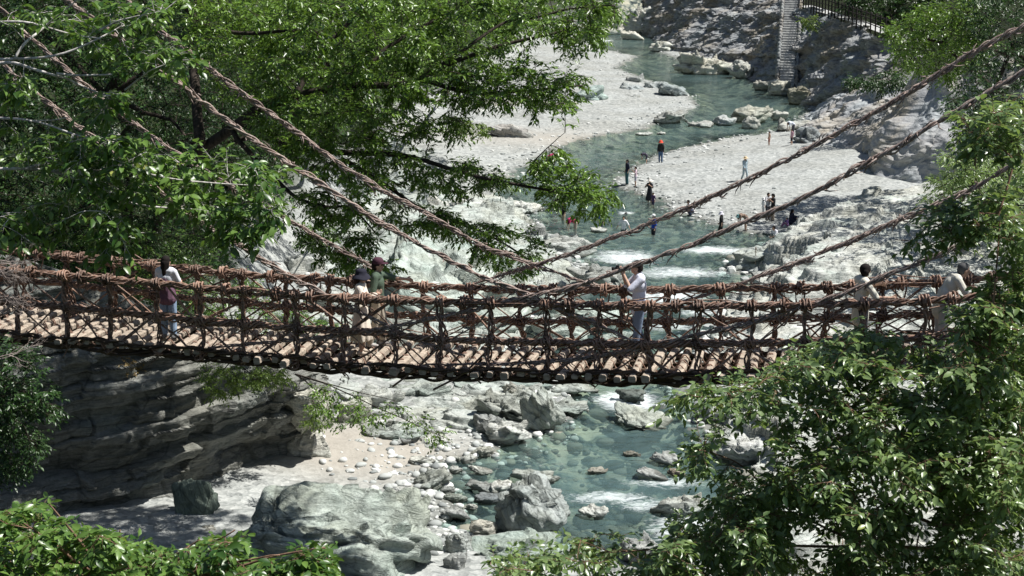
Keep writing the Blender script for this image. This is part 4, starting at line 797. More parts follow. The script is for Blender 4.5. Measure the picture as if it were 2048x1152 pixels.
person(deck_at(724, 708), 1.60, R(-5), 'woman in pale beige long dress and dark bucket hat facing the man in green', dict(lel=(.08, .22, 1.13), rel=(.10, -.22, 1.13), lwr=(.30, .10, 1.22), rwr=(.32, -.07, 1.24)), top=(.78, .70, .60), sleeve=.9, legs='dress', bot=(.76, .68, .57), long_hair=.22, hair=m_cloth('brown_hair', (.05, .025, .018), .3), hat='bucket', hatc=(.022, .022, .035), shoes=(.55, .47, .38), fine=True, group=BRG, hands=dict(l=(.2, 0, .4), r=(.2, 0, .4)))
person(deck_at(757, 692), 1.70, R(-8), 'man in green polo and maroon cap stretching one arm along the far rail', dict(lel=(.28, .22, 1.30), lwr=(.52, .20, 1.29), rel=(-.02, -.24, 1.14), rwr=(.10, -.2, .93), lan=(.06, .1, .085), ran=(-.14, -.1, .085), rkn=(-.03, -.095, .48), lkn=(.08, .095, .48)), top=(.085, .12, .085), bot=(.50, .44, .35), hat='cap', hatc=(.075, .03, .045), shoes=(.45, .42, .4), fine=True, shirt_len=.06, group=BRG)
person(deck_at(1276, 702), 1.72, R(185), 'dark haired photographer in white shirt raising a camera to his face', dict(head=(.06, 0, 1.57), lel=(.20, .22, 1.22), rel=(.20, -.20, 1.20), lwr=(.30, .07, 1.46), rwr=(.30, -.06, 1.46), lan=(.08, .1, .085), ran=(-.1, -.1, .085)), top=(.74, .76, .86), sleeve=.56, bot=(.20, .26, .36), shoes=(.25, .2, .2), fine=True, shirt_len=.12, group=BRG, hands=dict(l=(.3, 0, .5), r=(.3, 0, .5)))
pc = deck_at(1276, 702); q = pc + np.array([-.405, -.03, 1.555]) * [1, 1, 1.01]
cmr = empty('camera', q, 'black camera held up by the photographer in the white shirt', 'camera', None, R(185)); blk = cloth((.02, .02, .022))
g_ = Geo(); g_.add(*box((0, 0, 0), (.05, .13, .085))); g_.add(*box((.0, 0, .055), (.045, .05, .03))); g_.build('camera_body', blk, cmr, False)
g_ = Geo(); V, F = lathe([[.001, .11], [.03, .11], [.035, .1], [.035, .02], [.032, 0]], 20); V = V[:, [2, 0, 1]]; g_.add(V, F); g_.build('lens', blk, cmr)
person(deck_at(1716, 712), 1.66, R(12), 'short haired boy in cream tee resting an arm on the near rail', dict(head=(.05, 0, 1.56), lel=(.14, .22, 1.2), lwr=(.32, .02, 1.30), rel=(.16, -.28, 1.13), rwr=(.42, -.31, 1.12), chest=(.03, 0, 1.25), neck=(.03, 0, 1.42)), top=(.70, .68, .58), sleeve=.54, bot=(.05, .05, .06), face=(1, R(62)), fine=True, shirt_len=.22, group=BRG)
person(deck_at(1876, 705), 1.64, R(5), 'grey haired man in beige shirt bending forward over the near rail', dict(head=(.38, 0, 1.50), neck=(.26, 0, 1.40), chest=(.16, 0, 1.24), waist=(.05, 0, 1.06), lsh=(.22, .17, 1.36), rsh=(.22, -.17, 1.36), lel=(.34, .25, 1.12), rel=(.34, -.28, 1.13), lwr=(.56, .16, 1.14), rwr=(.55, -.3, 1.13)), face=(.2, 0), top=(.62, .60, .52), sleeve=.5, bot=(.5, .5, .48), hair=GREYHAIR, fine=True, shirt_len=.15, group=BRG)
# people along the river
RIVG = 'visitors wading and resting by the river'
BEND = dict(head=(.55, 0, .98), neck=(.46, 0, 1.08), chest=(.33, 0, 1.08), waist=(.12, 0, 1.02), pelvis=(-.02, 0, .9), lsh=(.42, .17, 1.1), rsh=(.42, -.17, 1.1), lel=(.46, .2, .82), rel=(.46, -.2, .82), lwr=(.5, .16, .58), rwr=(.5, -.16, .58))
SQUAT = dict(head=(.2, 0, .92), neck=(.12, 0, .78), chest=(.06, 0, .62), waist=(-.06, 0, .45), pelvis=(-.12, 0, .32), lsh=(.08, .17, .74), rsh=(.08, -.17, .74), lel=(.2, .22, .52), rel=(.2, -.22, .52), lwr=(.36, .12, .4), rwr=(.36, -.12, .4), lhip=(-.12, .09, .3), rhip=(-.12, -.09, .3), lkn=(.24, .14, .5), rkn=(.24, -.14, .5), lan=(.02, .1, .085), ran=(.02, -.1, .085))
SIT = dict(head=(.0, 0, .82), neck=(-.03, 0, .68), chest=(-.06, 0, .5), waist=(-.1, 0, .3), pelvis=(-.1, 0, .15), lsh=(-.04, .17, .64), rsh=(-.04, -.17, .64), lel=(.1, .22, .42), rel=(.1, -.22, .42), lwr=(.3, .14, .4), rwr=(.3, -.14, .4), lhip=(-.1, .09, .14), rhip=(-.1, -.09, .14), lkn=(.32, .12, .42), rkn=(.32, -.12, .42), lan=(.55, .1, .08), ran=(.55, -.1, .08))
ARMSUP = dict(lel=(.1, .26, 1.2), rel=(.1, -.26, 1.2), lwr=(.25, .12, 1.35), rwr=(.25, -.12, 1.35))
WALK = dict(lkn=(.14, .095, .5), lan=(.2, .1, .1), rkn=(-.02, -.095, .48), ran=(-.2, -.1, .12), lel=(-.1, .22, 1.13), lwr=(-.08, .24, .9), rel=(.08, -.22, 1.13), rwr=(.2, -.2, .93))
OUT = dict(lel=(.02, .32, 1.16), lwr=(.05, .42, .95), rel=(.02, -.32, 1.16), rwr=(.05, -.42, .95))
def rp(px, py, h, yaw, label, pose=None, dz=0.0, **kw):
    p = gnd(px, py, 0); zt = tz(p[0], p[1]); z = max(zt, -.5) if zt < .05 else zt
    if z > .05: p = gnd(px, py, z)
    p = np.array([p[0], p[1], z + dz]); return person(p, h, R(yaw), label, pose, group=RIVG, **kw)
NV = (.025, .028, .05); BKC = (.02, .02, .022)
rp(1254, 369, 1.72, 200, 'adult in navy top and teal trousers standing at the tip of the gravel bar', top=NV, bot=(.06, .15, .17))
rp(1271, 374, 1.40, 190, 'child in pale pink top beside the adult in teal trousers', ARMSUP, top=(.72, .55, .62), legs='shorts', bot=(.6, .55, .65), slim=.85)
rp(1293, 328, 1.2, 170, 'small child bending down at the water line behind the adult in navy', BEND, top=(.08, .07, .1), legs='shorts', bot=(.05, .05, .08), slim=.9)
rp(1321, 326, 1.68, 250, 'person in red hat, black sleeves and beige vest on the gravel', top=(.03, .03, .03), sleeve=1, bot=(.08, .14, .25), hat='bucket', hatc=(.75, .09, .05))
rp(1299, 404, 1.65, 240, 'woman in white sun hat and long black dress at the gravel edge', ARMSUP, top=(.05, .05, .06), legs='dress', bot=(.03, .03, .035), hat='brim', hatc=(.75, .72, .66))
rp(1306, 410, 1.15, 230, 'small child in dark purple standing before the woman in black dress', top=(.10, .06, .14), legs='shorts', bot=(.06, .05, .1), slim=.9)
rp(1307, 470, 1.70, 200, 'wader in bright blue shirt and white cap standing in the pool', top=(.02, .07, .42), legs='shorts', bot=(.02, .02, .03), hat='cap', hatc=(.8, .8, .78))
rp(1247, 468, 1.55, 250, 'wader in white tee with arms held away from the body', OUT, top=(.8, .8, .82), legs='shorts', bot=(.06, .09, .09))
rp(1202, 452, 1.45, 240, 'wader with blue hat half hidden by hanging leaves', top=(.12, .2, .5), legs='shorts', bot=(.1, .1, .12), hat='bucket', hatc=(.12, .25, .7))
rp(1151, 457, 1.62, 195, 'wader in crimson top bending to touch the water', BEND, top=(.5, .04, .14), sleeve=.3, legs='shorts', bot=(.42, .36, .3), hair=HAIR, long_hair=.15)
rp(1127, 440, 1.62, 200, 'wader in dark top and khaki trousers under a wide grey hat', top=BKC, bot=(.34, .30, .22), hat='brim', hatc=(.3, .28, .27))
rp(1098, 322, 1.5, 10, 'bending wader with dark hat and pink pack above the leaf tip', BEND, top=(.7, .06, .22), bot=(.05, .05, .06), hat='bucket', hatc=(.04, .04, .05))
rp(1252, 428, 1.65, 180, 'swimmer with only the dark haired head out of the water', dz=-1.05, bare=True, legs='shorts', bot=(.05, .05, .06))
rp(1381, 431, 1.65, 200, 'visitor in white top squatting at the water edge', SQUAT, top=(.75, .75, .8), bot=(.05, .07, .14))
rp(1442, 462, 1.55, 160, 'wader in striped white hat and black clothes with grey backpack', WALK, top=BKC, legs='shorts', bot=BKC, hat='bucket', hatc=(.68, .66, .74))
rp(1489, 361, 1.62, 300, 'person in pale blue clothes and straw hat walking over the gravel', WALK, top=(.36, .46, .52), sleeve=1, bot=(.38, .46, .5), hat='brim', hatc=(.62, .5, .32))
rp(1526, 432, 1.1, 20, 'toddler in white clothes and bonnet next to the dark pair', top=(.8, .8, .8), bot=(.7, .7, .7), hat='bucket', hatc=(.78, .78, .78), slim=.95)
rp(1535, 440, 1.65, 300, 'dark haired parent in white and black leaning to the toddler', ARMSUP, top=(.5, .5, .52), bot=(.08, .08, .09))
rp(1545, 442, 1.62, 200, 'parent in black tee and dark cap beside the toddler', ARMSUP, top=BKC, bot=(.3, .25, .2), hat='cap', hatc=BKC)
rp(1491, 464, 1.5, 190, 'wader with grey green hat bending behind the second cable', BEND, top=(.25, .18, .14), legs='shorts', bot=(.1, .1, .1), hat='bucket', hatc=(.12, .24, .24))
rp(1584, 449, 1.65, 20, 'visitor in navy sitting on the gravel', SIT, top=NV, bot=NV, long_hair=.2)
rp(1573, 453, .95, 200, 'little child in purple sitting by the visitor in navy', SIT, top=(.2, .12, .3), bot=(.2, .1, .2))
rp(1552, 486, 1.6, 200, 'visitor in white tee crouching at the ledge with a blue pack', SQUAT, top=(.75, .75, .8), bot=(.3, .32, .3))
rp(1538, 293, 1.2, 200, 'bare chested small child on the gravel by the pale cliff', bare=True, legs='shorts', bot=(.5, .25, .2), slim=.9)
rp(1583, 292, 1.35, 200, 'child in pink tee and navy shorts in the cliff shade', top=(.6, .36, .42), legs='shorts', bot=NV, slim=.9)
rp(1586, 270, 1.65, 200, 'adult in white shirt leaning behind the child in pink', BEND, top=(.7, .74, .82), bot=(.1, .1, .12))
def bag(px, py, sz, c, label):
    p = gnd(px, py, .15); p[2] = max(tz(p[0], p[1]), 0) ; o = empty('bag', p, label, 'bag')
    fuse('bag_body', [ell((0, 0, sz * .45), (sz * .55, sz * .32, sz * .45)), ell((sz * .15, -sz * .15, sz * .3), (sz * .35, sz * .25, sz * .3))], cloth(c), o, sz / 16)
    g_ = Geo(); an = np.linspace(0, math.pi, 10); g_.add(*tube(np.stack([np.cos(an) * sz * .2, 0 * an, sz * .85 + np.sin(an) * sz * .2], 1), sz * .03, 5)); g_.build('handle', cloth(tuple(x * .6 for x in c)), o)
bag(1631, 443, .42, (.04, .04, .045), 'dark bag lying on the gravel right of the sitting visitor')
bag(1735, 440, .45, (.03, .45, .2), 'bright green bag on the striped ledge')
bag(1562, 478, .4, (.05, .14, .5), 'blue pack behind the crouching visitor')
bag(1549, 490, .35, (.7, .25, .06), 'small orange pack in front of the crouching visitor')
pk = gnd(1510, 545, 0); ps = empty('pole', pk, 'thin weathered pole standing upright in the rapids', 'pole')
g_ = Geo(); g_.add(*tube(smooth([(0, 0, -.4), (.02, 0, .4), (0, .02, 1.35)], 10, 1), np.linspace(.03, .02, 10), 7)); g_.build('shaft', LOG, ps); g_ = Geo(); coil(g_, np.array([0, .0, 1.25]), [0, 0, 1], .035, 3, .01, .08, 3); g_.build('binding', VN, ps)
# ------------------------------------------------------------------ stair and fence on the far cliff
STONE = m_bark('stair_stone', (.34, .345, .335), (.5, .5, .48), (3, 3, 3))
A0 = gnd(1561, 172, .3); A1 = at(1572, 0, A0[1] + 22); st = empty('stone_stair', A0, 'long straight stone stair climbing the far cliff', 'stairs'); dv = A1 - A0; ns = 34; hd = nrm([dv[0], dv[1], 0]); sdv = np.cross(hd, [0, 0, 1]); wd = .78; a_ = math.atan2(sdv[1], sdv[0])
pull = np.array([.1, -3.2, .3]); st.location = A0 + pull
for i in range(ns):
    f = i / ns; c = dv * f;  rise = dv[2] / ns; rr = np.random.default_rng(i); g_ = Geo(); V, F = box(c + hd * .6 + [0, 0, rise * .5 - .6 + rr.uniform(-.02, .02)], (2 * wd + rr.uniform(-.1, .1), 1.3, rise + 1.2), a_ + rr.uniform(-.01, .01)); g_.add(V, F); g_.build('step', STONE, st, False)
for sg in (-1, 1):
    g_ = Geo()
    for i in range(26):
        f = (i + .5) / 26; rr = np.random.default_rng(i + 200 + 90 * sg); D, F = ico(2); Vv = D * np.array([.26, .5, .5]) * rr.uniform(.85, 1.15, (len(D), 1)); g_.add(Vv + dv * f + sdv * sg * (wd + .25) + [0, 0, -.1], [F])
    o = g_.build('side_wall', CLIFF, st); o.color = (.32, .32, .31, 1)
fp = [at(1592, 8, 191), at(1640, 22, 175), at(1705, 43, 158), at(1766, 66, 147), at(1800, 80, 141)]; fp = resample(fp, 20)
fn = empty('fence', fp[0], 'dark post and rail fence along the path on the far cliff top', 'fence'); FW = cloth((.035, .03, .028))
for p in resample(fp, 30):
    g_ = Geo(); g_.add(*tube(np.array([p - fp[0] - [0, 0, .6], p - fp[0] + [0, 0, 1.5], p - fp[0] + [0, 0, 1.58]]), np.array([.075, .075, .04]), 7)); g_.build('post', FW, fn)
for hz in (.4, .9, 1.35):
    g_ = Geo(); g_.add(*tube(fp - fp[0] + [0, 0, hz], .05, 6)); g_.build('rail', FW, fn)
# footpath behind the fence
pth = np.concatenate([fp + [.5, .4, -.25], (fp + [2.2, 1.8, -.22])[:]]); n = len(fp); i = np.arange(n - 1); o = link('path', mesh('path', pth, [np.stack([i, i + 1, i + n + 1, i + n], 1)], STONE)); struct(o)
# ------------------------------------------------------------------ plants
BARKD = m_bark('dark_bark', (.022, .018, .015), (.075, .06, .048)); BARKW = m_bark('pale_bark', (.30, .28, .26), (.66, .63, .60)); BARKT = m_bark('twig_bark', (.12, .07, .05), (.30, .19, .13))
LF_MID = m_leaf('leaf_broad', (.014, .046, .009), (.155, .265, .038), .24, .5, .33)
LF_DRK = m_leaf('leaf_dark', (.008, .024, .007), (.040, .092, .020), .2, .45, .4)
LF_BRT = m_leaf('leaf_bright', (.030, .080, .015), (.15, .255, .055), .30, .5, .34, (.42, .45, .12))
LF_CHR = m_leaf('leaf_glossy', (.040, .085, .028), (.235, .33, .125), .36, .65, .33, (.34, .40, .10))
LF_SHR = m_leaf('leaf_shrub', (.050, .095, .018), (.19, .27, .06), .34, .4, .45)
# how far away the ground is along each sight line, on a coarse grid: nothing may grow inside the hillside
gx, gy = np.meshgrid(np.arange(-320, 2400, 40), np.arange(-120, 1240, 40)); tt_ = 36 * (300 / 36) ** np.linspace(0, 1, 220); HY = np.full(gx.shape, 1e9)
for i in range(gx.shape[0]):
    d = np.array([ray(a, b) for a, b in zip(gx[i], gy[i])]); Q = CAM + d[:, None] * (tt_[None, :, None] / d[:, None, 1:2]); zt_ = terrain(Q[..., 0], Q[..., 1])[0]; below = Q[..., 2] < zt_
    HY[i] = np.where(below.any(1), tt_[np.argmax(below, 1)], 1e9)
def hill_y(px, py):
    return HY[int(np.clip(round((py + 120) / 40), 0, HY.shape[0] - 1)), int(np.clip(round((px + 320) / 40), 0, HY.shape[1] - 1))]
def inpoly(P, X, Y): return poly_sd(np.asarray(P, float), X, Y) < 0
class Plant:
    def __init__(s, name, label, root, bark, leaf, L=.1, W=.42, seed=0, cat='tree', near=False, group=None, droop=.3):
        s.rg = np.random.default_rng(seed); s.wood = Geo(); s.limbs = []; s.O = []; s.T = []; s.K = []; s.bark, s.leaf, s.L, s.W, s.near, s.droop = bark, leaf, L, W, near, droop
        s.o = empty(name, root, label, cat, group); s.root = np.array(root, float)
    def limb(s, P, r0, r1, n=26, wob=.02, reg=True, sides=7):
        P = smooth(P, n, 2); L = np.linalg.norm(P[-1] - P[0]); P[1:-1] += fbm(P[1:-1] * 3 / max(L, .5), int(s.rg.integers(999)), 2)[:, None] * s.rg.normal(size=3) * wob * L
        s.wood.add(*tube(P - s.root, np.linspace(r0, r1, n), sides), a=s.rg.random())
        if reg: s.limbs.append(P)
        return P
    def trunk(s, P, r0, r1): return s.limb(P, r0, r1, 30, .015, True, 10)
    def limb_px(s, pts, r0, r1, **kw):           # pts: (px, py, Y)
        return s.limb([at(*p) for p in pts], r0, r1, **kw)
    def twigs_on(s, P, k, tl, t0=.25, flat=.5):
        rg = s.rg; n = len(P); t = np.sort(rg.uniform(t0, 1, k)); t[-1] = 1; Q = np.stack([np.interp(t, np.linspace(0, 1, n), P[:, c]) for c in range(3)], 1)
        d = nrm(P[-1] - P[0]); sd = nrm(np.cross(d, [0, 0, 1]) + 1e-3); sg = np.where(np.arange(k) % 2, 1, -1)[:, None]
        D = d * rg.uniform(.35, .9, (k, 1)) + sd * sg * rg.uniform(.3, .9, (k, 1)) + rg.normal(size=(k, 3)) * [.25, .25, flat * .6]; D[:, 2] -= s.droop * rg.uniform(.2, 1, k); D[-1] = d
        s.O.append(Q); s.T.append(nrm(D)); s.K.append(rg.uniform(.6, 1.2, k) * tl)
    def fill(s, poly, Yr, n, maxlen=1.2, k=8, tl=.4, r=.012, holes=(), flat=.5, edge=None, sag=.1):
        rg = s.rg; poly = np.asarray(poly, float); mn, mx = poly.min(0), poly.max(0); pts = []
        while len(pts) < n:
            q = rg.uniform(mn, mx, (n * 2, 2)); ok = inpoly(poly, q[:, :1], q[:, 1:])[:, 0]
            for h in holes: ok &= ~inpoly(h, q[:, :1], q[:, 1:])[:, 0]
            pts += list(q[ok])
        E = np.array([at(a, b, min(Yr[0] + (Yr[1] - Yr[0]) * rg.random(), hill_y(a, b) - rg.uniform(.2, 2.2) if Yr[0] > 40 else 1e9)) for a, b in pts[:n]])
        A = np.concatenate(s.limbs); d0 = np.array([np.min(((A - e) ** 2).sum(1)) for e in E]); own = [A]
        for e in E[np.argsort(d0)]:
            A = own[0] if len(own) == 1 else np.concatenate(own)
            if len(own) > 40: own = [A]
            dd = ((A - e) ** 2).sum(1); c = A[np.argmin(dd)]; L = math.sqrt(dd.min()) + 1e-6
            st = c if L < maxlen * 2.2 else e + (c - e) / L * maxlen
            mid = (st + e) / 2 + [0, 0, sag * np.linalg.norm(e - st)] + rg.normal(size=3) * .06 * np.linalg.norm(e - st)
            P = smooth([st, mid, e], 9, 1); s.wood.add(*tube(P - s.root, np.linspace(r, r * .35, 9), 4, cap=False), a=rg.random()); own.append(P[3:])
            s.twigs_on(P, k, tl, .2, flat)
    def done(s, per=7, wtw=.004, crown='crown'):
        rg = s.rg
        if s.O:
            O = np.concatenate(s.O); T = np.concatenate(s.T); K = np.concatenate(s.K); n = len(O)
            mid = O + T * K[:, None] * .5 + np.array([0, 0, .03]) * K[:, None]; end = O + T * K[:, None] + np.array([0, 0, -.14]) * K[:, None]
            # twig wood: three-sided slivers
            ax = nrm(np.cross(T, [.1, .2, .97])); ay = np.cross(T, ax); wr = wtw
            ring = [ax, -.5 * ax + .87 * ay, -.5 * ax - .87 * ay]; VV = np.stack([O + wr * v for v in ring] + [mid + wr * .7 * v for v in ring] + [end], 1); b = (np.arange(n) * 7)[:, None]
            Fq = np.array([[0, 1, 4, 3], [1, 2, 5, 4], [2, 0, 3, 5]]); Ft = np.array([[3, 4, 6], [4, 5, 6], [5, 3, 6]])
            s.wood.add(VV.reshape(-1, 3) - s.root, [(b[:, None] + Fq[None]).reshape(-1, 4), (b[:, None] + Ft[None]).reshape(-1, 3)], a=.8)
            f = (np.arange(per)[None] + rg.uniform(.2, .9, (n, per))) / per; f = .15 + .9 * f
            f1 = f[..., None]; B = O[:, None] * (1 - f1) ** 2 + 2 * mid[:, None] * f1 * (1 - f1) + end[:, None] * f1 ** 2
            sg = np.where((np.arange(per) % 2)[None] == 0, 1, -1) * np.ones((n, 1)); sd = nrm(np.cross(T, [0, 0, 1.]) + 1e-4)
            D = T[:, None] * .6 + sd[:, None] * sg[..., None] * .75 + rg.normal(size=(n, per, 3)) * .25; D[..., 2] -= s.droop * rg.uniform(.3, 1.6, (n, per)); D = nrm(D).reshape(-1, 3)
            N = np.array([0, 0, 1.]) + rg.normal(size=(n * per, 3)) * .42; Sd = nrm(np.cross(D, N)); N = np.cross(Sd, D); B = B.reshape(-1, 3); m = len(B)
            L = (s.L * rg.uniform(.45, 1.3, m))[:, None]; W = L * s.W * rg.uniform(.85, 1.15, (m, 1)) * .5; tone = np.clip(.45 + .28 * rg.normal(size=m) + .3 * fbm(B * .9, 77, 2), 0, .96); tone[rg.random(m) < .006] = 1
            if s.near:
                c = [B, B + D * L * .35 - N * L * .02, B + D * L * .72 - N * L * .06, B + D * L * 1.0 - N * L * .16]
                l = [c[1] + Sd * W + N * W * .35, c[2] + Sd * W * .72 + N * W * .2]; r_ = [c[1] - Sd * W + N * W * .35, c[2] - Sd * W * .72 + N * W * .2]
                V = np.stack(c + l + r_, 1); Ft = np.array([[0, 1, 4], [2, 3, 5], [1, 0, 6], [3, 2, 7]]); Fq = np.array([[1, 2, 5, 4], [2, 1, 6, 7]]); q = 8
                b = (np.arange(m) * q)[:, None, None]; FF = [(b + Ft[None]).reshape(-1, 3), (b + Fq[None]).reshape(-1, 4)]
            else:
                V = np.stack([B, B + D * L * .45 + Sd * W + N * W * .2, B + D * L - N * L * .12, B + D * L * .45 - Sd * W + N * W * .2], 1); q = 4; b = (np.arange(m) * q)[:, None, None]
                FF = [(b + np.array([[0, 1, 2], [0, 2, 3]])[None]).reshape(-1, 3)]
            me = mesh(crown, V.reshape(-1, 3) - s.root, FF, s.leaf, True, {'tone': np.repeat(tone, q)}); link(crown, me, s.o)
        s.wood.build('trunk', s.bark, s.o); return s.o
def gz(x, y, dz=0): return np.array([x, y, tz(x, y) + dz])
# big broadleaf tree leaning over the river, behind the bridge
rt = hit(290, 470, 44) - [0, 0, .3]
t = Plant('broadleaf_tree', 'big spreading broadleaf tree reaching over the river behind the bridge', rt, BARKD, LF_MID, L=.15, W=.40, seed=1, droop=.36)
tr = t.trunk([rt, (rt + at(370, 330, 43.5)) / 2 + [-.2, 0, .2], at(370, 330, 43.5), at(420, 280, 42), at(480, 240, 41.5), at(520, 215, 41)], .20, .14)
t.limb_px([(520, 215, 41), (600, 190, 41), (700, 172, 40), (840, 160, 39.5), (885, 128, 39), (1000, 90, 39), (1130, 60, 39)], .13, .03)
t.limb_px([(840, 160, 39.5), (890, 172, 39), (966, 190, 39), (1083, 180, 38.5), (1165, 172, 38)], .07, .02)
t.limb_px([(480, 240, 41.5), (560, 290, 41), (683, 307, 40), (816, 309, 39), (933, 350, 38.5), (1066, 375, 38), (1200, 398, 37.5)], .11, .02)
t.limb_px([(683, 318, 40), (760, 365, 39.5), (840, 422, 39), (960, 462, 39), (1080, 535, 39)], .06, .02)
t.limb_px([(460, 250, 41.7), (520, 330, 41), (590, 385, 40.5), (700, 410, 40), (760, 470, 40)], .08, .02)
t.limb_px([(300, 40, 43), (340, 0, 42), (400, 40, 41.5), (450, 60, 41), (560, 68, 40.5), (640, 66, 40)], .09, .03)
t.limb_px([(590, 195, 41), (640, 110, 41.5), (700, 40, 42), (760, -40, 42)], .09, .03); t.limb_px([(700, 172, 40), (790, 90, 40.5), (900, 20, 41), (1000, -20, 41)], .07, .03); t.limb_px([(885, 128, 39), (1010, 40, 40), (1150, 20, 40), (1230, 12, 40)], .05, .02)
t.limb_px([(1060, 330, 38), (1090, 300, 37.8), (1118, 275, 37.6), (1130, 265, 37.6)], .02, .006)
YR = (37, 44)
t.limb([at(400, 285, 42), at(380, 100, 45), at(420, -150, 47), at(520, -400, 48)], .16, .06)
t.fill([(60, -650), (820, -650), (820, -60), (420, -60), (60, -60)], (44, 52), 420, 1.6, 9, .55)  # crown above the frame, added to keep sun off the left bank trees
t.fill([(520, 0), (640, -40), (1000, -40), (1230, -20), (1255, 25), (1200, 80), (1165, 120), (1100, 110), (1000, 140), (930, 230), (800, 225), (740, 255), (640, 230), (560, 240), (520, 150)], YR, 450, 1.1, 11, .36)
t.fill([(330, -20), (540, -20), (560, 210), (460, 200), (380, 100)], (39, 45), 120, 1.1, 8, .42)
t.fill([(880, 140), (1100, 120), (1185, 160), (1172, 212), (1080, 225), (960, 212)], (37, 40), 90, .9, 7, .36)
t.fill([(500, 200), (760, 240), (935, 230), (930, 270), (760, 290), (600, 310), (520, 290)], (38, 42), 120, .9, 7, .38)
t.fill([(560, 300), (700, 300), (860, 312), (1000, 340), (1060, 375), (930, 385), (800, 375), (640, 365)], (37.5, 41), 110, .8, 7, .36)
t.fill([(1060, 315), (1130, 305), (1235, 385), (1225, 425), (1180, 445), (1120, 432), (1070, 380)], (36.8, 39), 60, .8, 8, .34)
t.fill([(580, 370), (760, 385), (900, 425), (970, 450), (900, 470), (760, 450), (620, 440)], (38, 41), 80, .8, 7, .36)
t.fill([(850, 425), (980, 440), (1075, 470), (1085, 520), (1060, 555), (1000, 540), (900, 480)], (38, 40), 55, .8, 7, .34)
t.fill([(560, 440), (740, 470), (800, 540), (720, 560), (620, 520)], (39, 41), 55, .8, 7, .36)
t.done(8)
# dark wood behind it on the left bank
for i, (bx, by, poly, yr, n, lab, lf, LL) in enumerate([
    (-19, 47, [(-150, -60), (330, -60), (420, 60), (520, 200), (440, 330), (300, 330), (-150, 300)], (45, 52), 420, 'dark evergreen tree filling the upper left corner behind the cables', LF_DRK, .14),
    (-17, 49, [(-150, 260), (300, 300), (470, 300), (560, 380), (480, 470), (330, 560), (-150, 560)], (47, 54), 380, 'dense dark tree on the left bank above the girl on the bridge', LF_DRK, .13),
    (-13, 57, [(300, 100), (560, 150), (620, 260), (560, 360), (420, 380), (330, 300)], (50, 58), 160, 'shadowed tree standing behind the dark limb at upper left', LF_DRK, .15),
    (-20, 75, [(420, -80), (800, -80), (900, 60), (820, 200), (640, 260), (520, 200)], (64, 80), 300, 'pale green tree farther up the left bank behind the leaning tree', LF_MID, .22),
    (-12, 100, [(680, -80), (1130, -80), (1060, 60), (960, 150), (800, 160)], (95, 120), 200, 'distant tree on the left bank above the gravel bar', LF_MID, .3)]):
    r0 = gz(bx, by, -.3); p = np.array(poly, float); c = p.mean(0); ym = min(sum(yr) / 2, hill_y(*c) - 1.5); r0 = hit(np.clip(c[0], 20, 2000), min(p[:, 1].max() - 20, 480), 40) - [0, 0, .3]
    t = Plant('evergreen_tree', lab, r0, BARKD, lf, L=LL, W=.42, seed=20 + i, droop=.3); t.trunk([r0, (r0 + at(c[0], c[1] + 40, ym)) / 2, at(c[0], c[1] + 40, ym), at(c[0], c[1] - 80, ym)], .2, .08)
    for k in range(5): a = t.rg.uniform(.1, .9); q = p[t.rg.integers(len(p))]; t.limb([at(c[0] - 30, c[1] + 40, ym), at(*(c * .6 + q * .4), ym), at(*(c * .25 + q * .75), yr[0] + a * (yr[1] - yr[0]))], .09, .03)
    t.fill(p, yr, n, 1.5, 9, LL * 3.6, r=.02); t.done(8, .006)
for i, (poly, yr, n, lab) in enumerate([([(60, 400), (200, 390), (330, 420), (440, 480), (400, 560), (330, 640), (180, 640), (60, 560)], (46.5, 51), 190, 'leafy green bush on the bank behind the girl'),
    ([(380, 560), (500, 545), (560, 600), (540, 690), (430, 700), (360, 660)], (46, 49), 80, 'bright bush seen through the rails right of the girl'),
    ([(-60, 520), (90, 520), (330, 600), (330, 700), (-60, 690)], (44, 47), 130, 'shaded bush behind the left end of the rails'),
    ([(540, 590), (640, 600), (690, 680), (650, 720), (560, 690)], (46, 48), 50, 'small bush low behind the hatted couple'),
    ([(580, 440), (660, 450), (680, 490), (600, 490)], (56, 58), 30, 'small green shrub growing on the white rocks')]):
    p = np.array(poly, float); c = p.mean(0); r0 = hit(c[0], p[:, 1].max() - 10, 40)
    t = Plant('bush', lab, r0, BARKD, LF_BRT if i != 2 else LF_DRK, L=.12, W=.46, seed=40 + i, cat='bush'); yc = min(sum(yr) / 2, hill_y(*c) - .8); t.trunk([r0, (r0 + at(c[0], c[1], yc)) / 2 + [.1, 0, .1], at(c[0], c[1], yc)], .05, .02); t.fill(p, yr, n, .9, 8, .38); t.done(7)
# low undergrowth that covers the left hillside
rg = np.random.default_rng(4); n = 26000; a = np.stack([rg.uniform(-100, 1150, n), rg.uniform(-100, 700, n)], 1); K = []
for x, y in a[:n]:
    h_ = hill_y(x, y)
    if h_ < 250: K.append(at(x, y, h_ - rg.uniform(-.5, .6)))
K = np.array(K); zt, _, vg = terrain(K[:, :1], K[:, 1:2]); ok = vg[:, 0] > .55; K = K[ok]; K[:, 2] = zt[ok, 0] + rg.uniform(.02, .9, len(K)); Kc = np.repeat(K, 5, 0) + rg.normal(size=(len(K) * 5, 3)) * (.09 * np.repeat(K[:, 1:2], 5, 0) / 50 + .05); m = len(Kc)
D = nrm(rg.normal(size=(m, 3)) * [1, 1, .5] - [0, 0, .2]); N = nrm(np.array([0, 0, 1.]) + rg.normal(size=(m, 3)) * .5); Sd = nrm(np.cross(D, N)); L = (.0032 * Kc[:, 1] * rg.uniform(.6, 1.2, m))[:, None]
V = np.stack([Kc, Kc + D * L * .45 + Sd * L * .24, Kc + D * L, Kc + D * L * .45 - Sd * L * .24], 1); b = (np.arange(m) * 4)[:, None, None]
